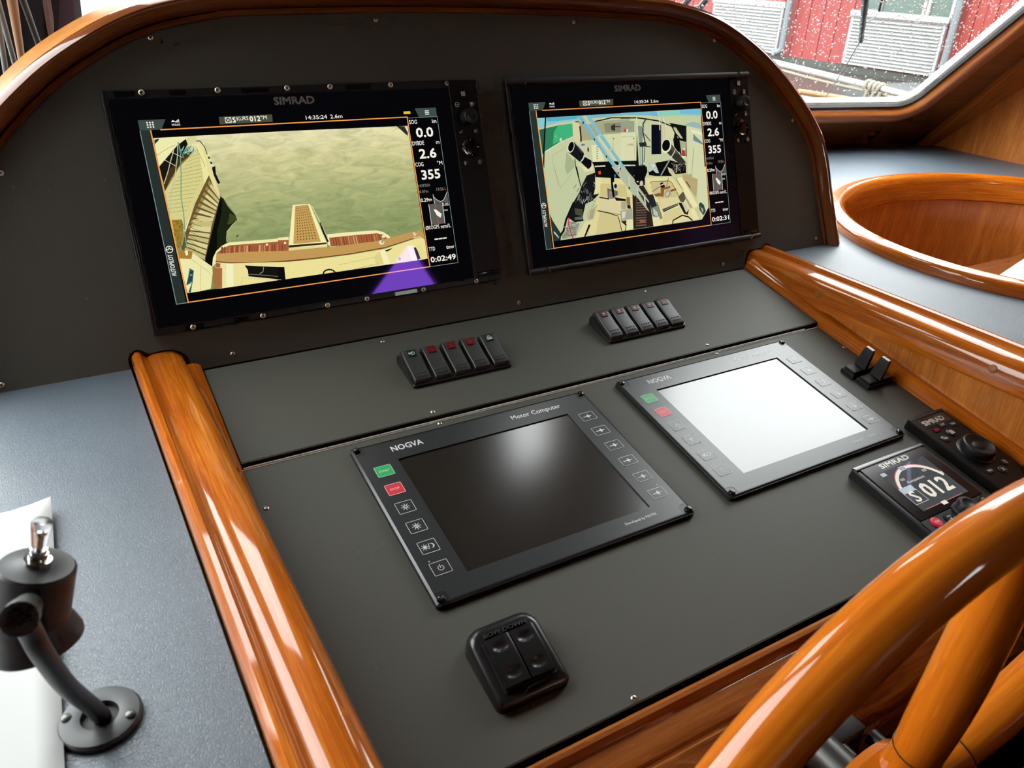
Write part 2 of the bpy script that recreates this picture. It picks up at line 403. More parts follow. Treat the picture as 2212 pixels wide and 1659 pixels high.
ART_L = '7f8c58:-1034,140 -917,-76 -909,-150 -1038,-254 -1234,-231 -1167,-108|1d2412:-1042,124 -1011,107 -987,23 -920,-87 -909,-136 -973,-185 -1040,-253 -1070,-354 -1064,-375 -1138,-408 -1202,-462 -1238,-513 -1272,-619 -1332,-549 -1277,-370 -1202,-187|0b0d08:-1042,124 -1080,32 -1202,-187 -1277,-370 -1332,-549 -1272,-619 -1238,-513 -1184,-437 -1147,-248 -1062,-52 -1032,68|3d4a22:-976,-60 -916,-101 -917,-142 -985,-177 -1026,-179 -993,-114|cfcf9a:-924,-163 -974,-195 -977,-191 -927,-159|cfcf9a:-971,-193 -1039,-256 -1043,-252 -975,-189|cfcf9a:-1037,-252 -1059,-329 -1064,-328 -1042,-251|20240f:-933,-300 -929,-315 -953,-333 -955,-326|f0ecae:-1597,783 -1245,782 -1270,756 -1385,693 -1596,492|d9d79a:-1245,782 -1163,780 -1189,716 -1269,693|2a3448:-1590,767 -1542,775 -1554,752 -1596,720|8d7f52:-1598,607 -1514,655 -1512,652 -1596,604|8d7f52:-1516,654 -1397,703 -1395,700 -1514,651|1c150c:-1596,492 -1370,699 -1277,756 -1268,700 -1331,620 -1315,562 -1444,460 -1582,310 -1592,345|4a3418:-1592,325 -1491,463 -1366,580 -1276,623 -1235,620 -1319,542 -1434,445 -1590,233|8c7038:-1590,233 -1513,353 -1364,524 -1254,593 -1275,560 -1395,470 -1522,305|d8d28c:-1590,233 -1394,477 -1256,587 -1189,645 -1171,595 -1142,458 -1118,364 -1139,329 -1458,-163 -1480,-203 -1600,-190 -1590,1|9b9252:-1277,561 -1104,621 -1102,618 -1275,558|9b9252:-1308,522 -1111,577 -1111,574 -1308,519|9b9252:-1339,483 -1120,533 -1120,530 -1339,480|9b9252:-1371,445 -1128,489 -1128,485 -1371,441|9b9252:-1403,406 -1137,445 -1137,441 -1403,402|9b9252:-1435,368 -1161,402 -1161,398 -1435,364|9b9252:-1466,329 -1188,359 -1188,355 -1466,325|9b9252:-1498,290 -1215,316 -1215,312 -1498,286|9b9252:-1529,252 -1242,274 -1242,270 -1529,248|9b9252:-1561,214 -1269,231 -1269,227 -1561,210|9b9252:-1577,174 -1297,189 -1297,185 -1577,170|9b9252:-1585,133 -1324,146 -1324,142 -1585,129|9b9252:-1593,93 -1351,104 -1351,100 -1593,89|9b9252:-1601,52 -1378,62 -1378,58 -1601,48|9b9252:-1609,11 -1405,19 -1405,15 -1609,7|efe8a4:-1179,694 -1100,710 -1102,519 -1115,363 -1179,268 -1174,368 -1171,595|7d7340:-1183,647 -1165,579 -1169,578 -1187,646|7d7340:-1165,582 -1133,457 -1137,456 -1169,581|eee6a0:-1115,363 -1150,309 -1414,-82 -1480,-203 -1453,-206 -1374,-86 -1126,321|6a5530:-1115,363 -1039,133 -1220,-233 -1466,-205 -1313,80|6a5530:-1251,170 -1033,150 -1038,124 -1334,-542 -1404,-478 -1550,-391 -1469,-211|e6dd98:-1148,713 -1077,574 -1060,337 -1039,133 -1067,114 -1115,363 -1117,549|d5cc8c:-1107,269 -1042,123 -1055,96 -1132,246|9c8650:-1124,308 -1107,269 -1132,246 -1146,274|c8bd7c:-1140,216 -1060,86 -1074,59 -1166,193|9c8650:-1162,251 -1140,216 -1166,193 -1183,217|ddd596:-1174,164 -1079,49 -1092,22 -1201,139|9c8650:-1199,194 -1174,164 -1201,139 -1221,160|d5cc8c:-1207,111 -1098,12 -1111,-14 -1235,85|9c8650:-1236,137 -1207,111 -1235,85 -1258,104|c8bd7c:-1240,58 -1116,-25 -1130,-51 -1269,31|9c8650:-1273,80 -1240,58 -1269,31 -1295,47|ddd596:-1273,6 -1135,-62 -1148,-88 -1303,-22|9c8650:-1310,24 -1273,6 -1303,-22 -1332,-10|d5cc8c:-1307,-47 -1154,-99 -1167,-125 -1337,-76|9c8650:-1347,-33 -1307,-47 -1337,-76 -1369,-66|c8bd7c:-1340,-99 -1172,-135 -1186,-162 -1371,-129|9c8650:-1384,-90 -1340,-99 -1371,-129 -1406,-123|ddd596:-1373,-151 -1191,-172 -1204,-199 -1405,-182|9c8650:-1421,-146 -1373,-151 -1405,-182 -1442,-179|d5cc8c:-1366,-88 -1154,-86 -1172,-129 -1383,-114|8a7446:-1371,-85 -1276,-120 -1277,-125 -1372,-90|c8bd7c:-1385,-128 -1178,-143 -1195,-187 -1402,-155|8a7446:-1390,-125 -1297,-168 -1299,-173 -1392,-130|ddd596:-1404,-169 -1201,-200 -1218,-244 -1422,-195|8a7446:-1409,-165 -1318,-218 -1321,-222 -1412,-169|d5cc8c:-1424,-210 -1224,-258 -1241,-301 -1441,-235|8a7446:-1428,-206 -1339,-267 -1342,-271 -1431,-210|c8bd7c:-1443,-250 -1247,-315 -1265,-358 -1460,-275|8a7446:-1448,-246 -1360,-316 -1363,-320 -1451,-250|ddd596:-1463,-291 -1270,-372 -1288,-416 -1479,-316|8a7446:-1466,-286 -1381,-364 -1385,-368 -1470,-290|d5cc8c:-1482,-332 -1293,-429 -1311,-473 -1499,-356|8a7446:-1485,-326 -1402,-413 -1406,-417 -1489,-330|c8bd7c:-1501,-372 -1317,-487 -1334,-530 -1518,-396|8a7446:-1504,-367 -1424,-463 -1428,-466 -1508,-370|9a7c2c:-1586,-71 -1481,-76 -1478,-157 -1514,-274 -1570,-395 -1582,-360|b08c38:-1561,-109 -1548,-115 -1560,-127|7a5c1c:-1538,-108 -1525,-114 -1536,-126|7a5c1c:-1590,-336 -1577,-342 -1588,-354|5e4a18:-1586,-229 -1573,-234 -1584,-246|5e4a18:-1550,-315 -1536,-321 -1548,-333|5e4a18:-1608,-336 -1595,-342 -1607,-354|5e4a18:-1513,-140 -1500,-146 -1511,-158|5e4a18:-1598,-321 -1585,-326 -1596,-338|b08c38:-1603,-246 -1590,-252 -1601,-264|b08c38:-1540,-133 -1527,-138 -1538,-150|5e4a18:-1603,-342 -1590,-348 -1601,-360|5e4a18:-1593,-159 -1580,-164 -1591,-177|b08c38:-1526,-228 -1513,-233 -1524,-245|b08c38:-1554,-162 -1541,-168 -1552,-180|7a5c1c:-1579,-164 -1566,-170 -1578,-182|5e4a18:-1595,-207 -1582,-212 -1594,-224|5e4a18:-1564,-263 -1551,-268 -1563,-280|7a5c1c:-1601,-266 -1588,-271 -1599,-283|b08c38:-1550,-139 -1537,-144 -1548,-156|5e4a18:-1571,-179 -1558,-185 -1570,-197|5e4a18:-1529,-140 -1516,-145 -1527,-157|c2a048:-1572,-97 -1559,-102 -1570,-114|c2a048:-1583,-242 -1570,-247 -1582,-259|5e4a18:-1617,-337 -1604,-343 -1616,-355|7a5c1c:-1537,-95 -1524,-101 -1535,-113|5e4a18:-1546,-352 -1533,-357 -1544,-370|c2a048:-1592,-158 -1579,-164 -1590,-176|7a5c1c:-1527,-200 -1514,-205 -1526,-217|b08c38:-1561,-134 -1548,-140 -1559,-152|c2a048:-1564,-150 -1551,-156 -1562,-168|7a5c1c:-1547,-85 -1534,-90 -1545,-102|5e4a18:-1555,-184 -1542,-189 -1553,-201|b08c38:-1515,-247 -1502,-252 -1513,-264|c2a048:-1508,-206 -1495,-211 -1507,-223|c2a048:-1570,-97 -1557,-102 -1569,-114|7a5c1c:-1575,-353 -1562,-358 -1573,-370|5e4a18:-1558,-245 -1545,-250 -1557,-263|5e4a18:-1491,-122 -1477,-128 -1489,-140|c2a048:-1527,-199 -1514,-205 -1526,-217|b08c38:-1546,-150 -1533,-156 -1544,-168|f2f0d0:-1095,590 -1078,584 -1074,557 -1091,561|2a2418:-1089,562 -1072,557 -1068,530 -1085,534|f2f0d0:-1084,535 -1066,530 -1062,502 -1079,506|2a2418:-1078,508 -1060,502 -1056,475 -1073,479|f2f0d0:-1072,480 -1054,474 -1050,447 -1067,451|2a2418:-1066,452 -1049,447 -1044,419 -1062,424|f2f0d0:-1060,425 -1043,419 -1038,392 -1056,396|3a3a3a:-1175,734 -1135,731 -1136,722 -1176,725|3a3a3a:-1135,732 -1097,661 -1105,656 -1143,727|3a3a3a:-1098,664 -1085,580 -1094,579 -1107,663|15120c:-1070,431 -1030,457 -1039,372 -1013,269 -1039,264 -1064,352|5f9c86:-1353,729 -1357,605 -1366,605 -1362,729|5f9c86:-1356,610 -1391,397 -1400,398 -1365,611|5f9c86:-1390,402 -1439,152 -1448,154 -1399,404|5f9c86:-1438,158 -1447,-24 -1456,-23 -1447,159|5f9c86:-1446,-19 -1470,-193 -1479,-192 -1455,-18|5f9c86:-1354,729 -1352,660 -1361,660 -1363,729|5f9c86:-1353,667 -1330,562 -1339,560 -1362,665|b8c4a8:-1360,728 -1384,605 -1393,607 -1369,730|b8c4a8:-1383,610 -1439,434 -1447,437 -1391,613|b8c4a8:-1437,439 -1520,230 -1528,233 -1445,442|b8c4a8:-1518,235 -1586,-3 -1595,0 -1527,238|b8c4a8:-1416,646 -1474,528 -1482,532 -1424,650|b8c4a8:-1472,533 -1512,440 -1520,443 -1480,536|b8c4a8:-1510,444 -1582,306 -1590,310 -1518,448|2f7f80:-1259,672 -1294,629 -1301,634 -1266,677|2f7f80:-1219,635 -1258,592 -1264,597 -1225,640|6fc0b0:-1311,673 -1349,631 -1355,636 -1317,678|3f9c98:-1296,639 -1327,595 -1334,599 -1303,643|3f9c98:-1215,667 -1216,621 -1224,621 -1223,667|6fc0b0:-1277,638 -1284,591 -1292,592 -1285,639|2f7f80:-1231,680 -1273,637 -1279,643 -1237,686|3f9c98:-1298,639 -1329,595 -1336,599 -1305,643|6fc0b0:-1246,640 -1278,595 -1285,599 -1253,644|6fc0b0:-1268,676 -1278,629 -1285,630 -1275,677|2f7f80:-1278,664 -1321,620 -1327,626 -1284,670|6fc0b0:-1211,627 -1250,584 -1256,589 -1217,632|2f7f80:-1274,653 -1291,606 -1299,609 -1282,656|6fc0b0:-1308,679 -1334,635 -1341,639 -1315,683|e8e6c8:-1527,556 -1433,488 -1436,484 -1530,552|e8e6c8:-1442,630 -1345,569 -1348,565 -1445,626|6fa894:-1474,-207 -1480,-294 -1490,-294 -1484,-207|6fa894:-1480,-288 -1482,-402 -1492,-402 -1490,-288|f2ecae:-1272,-619 -1243,-519 -1193,-449 -1115,-397 -1036,-375 -762,-387 -379,-400 -406,-548 -1225,-584|f2ecae:-500,-387 -378,-391 -401,-521 -528,-538|f4eeb4:75,-413 346,-419 687,-436 774,-467 839,-518 853,-546 685,-552 91,-565 63,-528|a8603c:-1190,-471 -1114,-425 -1036,-406 -699,-423 -385,-432 -413,-547 -1199,-480|a8603c:-505,-415 -384,-425 -406,-545 -528,-538|a8603c:93,-456 428,-462 690,-471 768,-501 815,-550 682,-569 92,-561|7c4226:-1117,-413 -1134,-486 -1150,-483 -1133,-410|7c4226:-1093,-416 -1110,-487 -1120,-485 -1103,-414|c08850:-1069,-419 -1086,-487 -1091,-486 -1074,-418|c08850:-1043,-421 -1058,-490 -1064,-489 -1049,-420|8a4a2c:-1010,-421 -1027,-496 -1043,-493 -1026,-418|d8b078:-989,-425 -1004,-495 -1010,-494 -995,-424|7c4226:-959,-427 -976,-500 -986,-498 -969,-425|c08850:-928,-428 -946,-505 -962,-501 -944,-424|8a4a2c:-907,-432 -923,-503 -929,-502 -913,-431|c08850:-874,-432 -892,-510 -908,-506 -890,-428|d8b078:-847,-434 -864,-512 -880,-509 -863,-431|7c4226:-819,-436 -837,-515 -853,-512 -835,-433|7c4226:-798,-440 -814,-513 -820,-512 -804,-439|8a4a2c:-770,-442 -786,-516 -792,-515 -776,-441|8a4a2c:-739,-443 -758,-520 -768,-518 -749,-441|d8b078:-709,-444 -727,-525 -743,-522 -725,-441|c08850:-687,-448 -703,-524 -709,-523 -693,-447|d8b078:-659,-451 -675,-526 -681,-525 -665,-450|8a4a2c:-628,-452 -646,-531 -656,-529 -638,-450|d8b078:-603,-455 -619,-532 -625,-531 -609,-454|8a4a2c:-568,-455 -587,-538 -603,-535 -584,-452|7c4226:-543,-458 -562,-539 -572,-537 -553,-456|c08850:-515,-460 -534,-542 -544,-540 -525,-458|7c4226:-489,-464 -506,-542 -512,-541 -495,-463|7c4226:-458,-465 -477,-547 -487,-545 -468,-463|8a4a2c:-432,-468 -449,-548 -455,-547 -438,-467|8a4a2c:141,-460 144,-559 133,-559 130,-460|7c4226:172,-461 176,-559 165,-559 161,-461|7c4226:201,-464 205,-559 198,-559 194,-464|c08850:235,-464 239,-560 228,-560 224,-464|7c4226:266,-465 271,-561 260,-562 255,-466|8a4a2c:296,-468 300,-560 293,-560 289,-468|d8b078:327,-470 332,-561 325,-561 320,-470|c08850:359,-471 364,-561 357,-561 352,-471|d8b078:393,-470 399,-563 388,-564 382,-471|d8b078:425,-472 431,-563 420,-564 414,-473|8a4a2c:455,-475 461,-563 454,-563 448,-475|8a4a2c:489,-475 496,-564 485,-565 478,-476|8a4a2c:519,-478 526,-564 519,-564 512,-478|7c4226:554,-478 561,-565 550,-566 543,-479|8a4a2c:584,-481 592,-565 585,-565 577,-481|7c4226:619,-481 626,-566 615,-567 608,-482|d8b078:650,-484 657,-566 650,-566 643,-484|c08850:683,-485 690,-566 683,-566 676,-485|8a4a2c:717,-485 726,-568 715,-569 706,-486|7c4226:750,-486 759,-569 748,-570 739,-487|f4f0c8:-623,-450 -626,-456 -632,-460 -639,-460 -646,-458 -650,-453 -651,-446 -648,-440 -642,-436 -635,-435 -628,-438 -624,-443|f4f0c8:-417,-457 -420,-463 -426,-467 -433,-468 -440,-465 -445,-460 -445,-453 -442,-447 -436,-443 -429,-442 -422,-445 -418,-450|c49a58:-1199,-480 -854,-502 -209,-565 -229,-680 -808,-629 -1078,-593 -1221,-564|c49a58:-529,-541 -406,-545 57,-565 683,-564 921,-536 1164,-507 1242,-503 1295,-535 1304,-598 1248,-583 1150,-589 760,-656 301,-676 -135,-670 -549,-653|6a3818:-1224,-559 -1075,-591 -1077,-601 -1226,-569|6a3818:-1081,-590 -804,-626 -806,-636 -1083,-600|6a3818:-811,-626 -227,-676 -227,-686 -811,-636|6a3818:-552,-648 -132,-665 -132,-675 -552,-658|6a3818:-138,-665 304,-669 304,-679 -138,-675|6a3818:298,-669 763,-649 763,-659 298,-679|6a3818:756,-650 1152,-586 1154,-595 758,-659|e0d89a:1149,-571 1251,-578 1251,-588 1149,-581|e0d89a:1249,-577 1305,-623 1299,-631 1243,-585|eee29c:-1223,-574 -1080,-603 -231,-690 -263,-866 -552,-861 -1212,-862 -1278,-855|efe39a:-552,-665 -137,-682 299,-684 757,-669 1149,-598 1247,-592 1300,-625 1301,-856 1200,-870 798,-866 267,-863 -506,-864 -589,-864|a87040:-1261,-628 -1169,-640 -1211,-858 -1291,-853 -1284,-715|a8603c:-1224,-577 -1179,-590 -1188,-634 -1231,-628|f6f2c0:-1117,-598 -1041,-612 -1089,-862 -1167,-861|efe6a8:-1165,-655 -1133,-666 -1171,-861 -1204,-859|14130e:-923,-645 -747,-680 -490,-725 -505,-864 -552,-861 -634,-839 -905,-772 -900,-705|8c8c80:-908,-744 -695,-788 -696,-793 -909,-749|8c8c80:-698,-787 -502,-837 -503,-842 -699,-792|b0b0a8:-718,-693 -736,-745 -741,-743 -723,-691|b0b0a8:-735,-744 -776,-761 -779,-756 -738,-739|0d0d0a:-560,-713 -492,-722 -501,-860 -589,-864|d2c784:-1000,-855 -982,-777 -977,-778 -995,-856|d2c784:-981,-776 -550,-859 -551,-864 -982,-781|e2d488:596,-748 689,-690 729,-834 622,-859|f8f0bc:689,-690 757,-673 798,-866 715,-859|0e0d0a:754,-690 860,-668 819,-693 770,-705|b8a860:148,-781 374,-768 374,-772 148,-785|b8a860:372,-768 596,-750 596,-754 372,-772|8c7c40:302,-862 628,-832 628,-836 302,-866|141410:-63,-866 -50,-833 -35,-839 -48,-872|141410:-54,-845 -27,-818 -16,-829 -43,-856|141410:-35,-828 1,-810 8,-824 -28,-842|141410:-8,-819 31,-810 35,-826 -4,-835|141410:22,-818 60,-819 60,-835 22,-834|141410:52,-824 84,-835 79,-850 47,-839|141410:78,-838 99,-856 88,-868 67,-850|141410:96,-860 101,-882 85,-885 80,-863|141410:100,-885 87,-905 74,-897 87,-877|f0eaae:-1584,-482 -1468,-504 -1442,-439 -1404,-478 -1271,-612 -1278,-681 -1330,-848 -1453,-861 -1577,-859 -1586,-638|c8c080:-1462,-508 -1296,-684 -1300,-688 -1466,-512|c8c080:-1387,-606 -1443,-860 -1448,-859 -1392,-605|b07c34:-1580,-414 -1545,-399 -1440,-425 -1471,-500 -1580,-479|f2eed0:-1521,-408 -1488,-406 -1491,-453 -1512,-464|2c4a58:-1500,-602 -1467,-631 -1504,-753 -1544,-857 -1566,-854 -1510,-752 -1574,-777|4f8a86:-1505,-594 -1495,-610 -1535,-679|203828:-1513,-635 -1480,-646 -1502,-660|6aa8a0:-1517,-661 -1487,-671 -1507,-687|203828:-1520,-688 -1493,-696 -1513,-714|203828:-1523,-715 -1500,-722 -1518,-740|6aa8a0:-1527,-743 -1507,-747 -1523,-767|6aa8a0:-1530,-770 -1514,-772 -1528,-794|1d3040:-1533,-797 -1521,-797 -1534,-821|6aa8a0:-1537,-824 -1528,-822 -1539,-848|f6f0b4:-267,-40 -68,-47 56,-519 49,-560 -406,-545 -395,-485|c8a058:-241,-55 -87,-59 -16,-489 -340,-479|5e4420:-228,-60 -220,-60 -221,-68 -228,-68|5e4420:-207,-59 -200,-59 -201,-67 -208,-67|5e4420:-187,-58 -180,-58 -180,-66 -188,-66|5e4420:-167,-57 -159,-56 -160,-64 -168,-65|5e4420:-147,-55 -139,-55 -140,-63 -147,-63|5e4420:-126,-54 -119,-54 -119,-62 -127,-62|5e4420:-106,-53 -98,-53 -99,-61 -107,-61|5e4420:-231,-82 -223,-82 -224,-91 -232,-91|5e4420:-210,-81 -202,-81 -202,-90 -210,-90|5e4420:-188,-80 -180,-80 -181,-88 -189,-88|5e4420:-167,-79 -159,-79 -160,-87 -168,-87|5e4420:-145,-78 -137,-78 -138,-86 -146,-86|5e4420:-124,-77 -116,-76 -117,-85 -125,-85|5e4420:-102,-75 -94,-75 -95,-84 -103,-84|5e4420:-235,-107 -226,-107 -227,-116 -235,-116|5e4420:-212,-106 -204,-106 -205,-115 -213,-115|5e4420:-190,-105 -181,-105 -182,-114 -191,-114|5e4420:-167,-104 -159,-104 -160,-113 -168,-113|5e4420:-145,-103 -136,-103 -137,-112 -146,-112|5e4420:-122,-102 -114,-102 -115,-111 -123,-111|5e4420:-100,-101 -91,-101 -92,-110 -100,-110|5e4420:-239,-134 -230,-134 -231,-143 -240,-143|5e4420:-215,-133 -206,-133 -207,-142 -216,-142|5e4420:-192,-132 -183,-132 -184,-141 -193,-141|5e4420:-168,-131 -159,-131 -160,-141 -169,-140|5e4420:-144,-130 -136,-130 -136,-140 -145,-140|5e4420:-121,-129 -112,-129 -113,-139 -122,-139|5e4420:-97,-128 -88,-129 -89,-138 -98,-138|5e4420:-243,-161 -234,-161 -235,-171 -244,-171|5e4420:-218,-160 -209,-160 -210,-170 -219,-170|5e4420:-194,-159 -184,-160 -185,-170 -195,-169|5e4420:-169,-159 -160,-159 -161,-169 -170,-169|5e4420:-144,-158 -135,-158 -136,-168 -145,-168|5e4420:-119,-157 -110,-157 -111,-167 -120,-167|5e4420:-94,-157 -85,-157 -86,-167 -95,-167|5e4420:-247,-189 -238,-189 -239,-199 -248,-199|5e4420:-222,-188 -212,-189 -213,-199 -223,-199|5e4420:-196,-188 -186,-188 -187,-198 -197,-198|5e4420:-170,-187 -160,-187 -161,-198 -171,-198|5e4420:-144,-187 -134,-187 -135,-197 -145,-197|5e4420:-118,-186 -108,-186 -109,-197 -119,-197|5e4420:-92,-186 -82,-186 -83,-196 -93,-196|5e4420:-252,-217 -242,-218 -243,-229 -253,-228|5e4420:-225,-217 -215,-217 -216,-228 -226,-228|5e4420:-198,-217 -188,-217 -189,-228 -199,-228|5e4420:-171,-216 -161,-217 -162,-227 -172,-227|5e4420:-144,-216 -134,-216 -135,-227 -145,-227|5e4420:-117,-216 -107,-216 -108,-227 -118,-226|5e4420:-90,-215 -80,-215 -81,-226 -91,-226|5e4420:-256,-247 -246,-247 -247,-258 -257,-258|5e4420:-228,-246 -218,-247 -219,-258 -230,-258|5e4420:-200,-246 -190,-246 -191,-258 -202,-257|5e4420:-172,-246 -162,-246 -163,-258 -173,-257|5e4420:-144,-246 -134,-246 -135,-257 -145,-257|5e4420:-116,-245 -105,-246 -107,-257 -117,-257|5e4420:-87,-245 -77,-246 -78,-257 -89,-257|5e4420:-261,-276 -250,-277 -251,-288 -262,-288|5e4420:-232,-276 -221,-276 -222,-288 -233,-288|5e4420:-203,-276 -192,-276 -193,-288 -204,-288|5e4420:-173,-276 -163,-276 -164,-288 -175,-288|5e4420:-144,-276 -133,-276 -135,-288 -146,-288|5e4420:-115,-276 -104,-276 -105,-288 -116,-288|5e4420:-85,-276 -74,-276 -76,-288 -87,-288|5e4420:-266,-306 -254,-307 -256,-319 -267,-318|5e4420:-235,-306 -224,-307 -226,-319 -237,-318|5e4420:-205,-306 -194,-307 -195,-319 -207,-319|5e4420:-175,-306 -164,-307 -165,-319 -176,-319|5e4420:-144,-306 -133,-307 -134,-319 -146,-319|5e4420:-114,-307 -103,-307 -104,-319 -115,-319|5e4420:-83,-307 -72,-307 -73,-319 -85,-319|5e4420:-270,-336 -259,-337 -260,-350 -272,-349|5e4420:-239,-337 -227,-337 -229,-350 -241,-349|5e4420:-208,-337 -196,-337 -198,-350 -209,-350|5e4420:-176,-337 -165,-338 -166,-350 -178,-350|5e4420:-145,-337 -133,-338 -134,-351 -146,-350|5e4420:-113,-338 -101,-338 -103,-351 -115,-351|5e4420:-81,-338 -69,-339 -71,-351 -83,-351|5e4420:-275,-367 -263,-368 -265,-381 -277,-380|5e4420:-243,-367 -231,-368 -232,-381 -244,-381|5e4420:-210,-368 -198,-368 -200,-382 -212,-381|5e4420:-178,-368 -166,-369 -167,-382 -179,-382|5e4420:-145,-369 -133,-369 -134,-383 -147,-382|5e4420:-112,-369 -100,-370 -102,-383 -114,-382|5e4420:-79,-370 -67,-370 -69,-384 -81,-383|5e4420:-280,-398 -268,-399 -269,-412 -282,-412|5e4420:-247,-399 -234,-399 -236,-413 -248,-412|5e4420:-213,-399 -200,-400 -202,-413 -215,-413|5e4420:-179,-400 -167,-400 -168,-414 -181,-413|5e4420:-145,-400 -133,-401 -134,-415 -147,-414|5e4420:-111,-401 -99,-402 -101,-415 -113,-415|5e4420:-77,-402 -65,-402 -66,-416 -79,-415|5e4420:-285,-429 -272,-430 -274,-444 -287,-443|5e4420:-250,-430 -237,-431 -239,-445 -252,-444|5e4420:-216,-431 -203,-431 -204,-446 -217,-445|5e4420:-181,-432 -168,-432 -170,-446 -183,-446|5e4420:-146,-432 -133,-433 -135,-447 -148,-447|5e4420:-111,-433 -98,-434 -99,-448 -113,-447|5e4420:-76,-434 -62,-435 -64,-449 -77,-448|3a2a14:-395,-485 50,-506 50,-526 -400,-513|e8d890:-401,-517 52,-539 50,-560 -406,-543|e8e0b0:-48,-65 21,-266 13,-269 -56,-68|1a1810:27,-267 47,-396 27,-399 7,-270|1a1810:44,-383 80,-498 61,-504 25,-389|d8d4b0:25,-271 89,-498 84,-500 20,-273|f0ecc8:764,-591 757,-604 743,-613 725,-614 708,-609 697,-597 695,-583 702,-570 716,-562 734,-560 751,-566 762,-577|a89c70:741,-524 765,-518 752,-594 723,-599|f0ecc8:784,-530 777,-534 767,-535 756,-532 746,-525 741,-517 742,-509 748,-505 758,-504 770,-507 779,-514 784,-522|e8e2b8:1199,-538 1195,-549 1186,-556 1175,-558 1165,-554 1159,-544 1158,-533 1162,-522 1171,-515 1182,-513 1192,-517 1198,-526|8a8468:1173,-539 1201,-502 1208,-508 1180,-545|f4f0e0:1049,-678 1136,-671 1200,-870 1093,-869|2a2620:1136,-702 1171,-698 1205,-844 1162,-865|e8e090:1161,-696 1234,-670 1294,-838 1230,-865|ece6c0:960,-817 953,-834 939,-846 922,-849 907,-842 898,-827 897,-808 904,-791 918,-779 935,-776 950,-783 959,-798|b8a890:945,-815 941,-825 934,-832 925,-833 917,-829 912,-821 912,-810 916,-800 923,-794 932,-792 940,-796 945,-804|2c2c28:1159,764 1259,759 1292,682 1285,641'
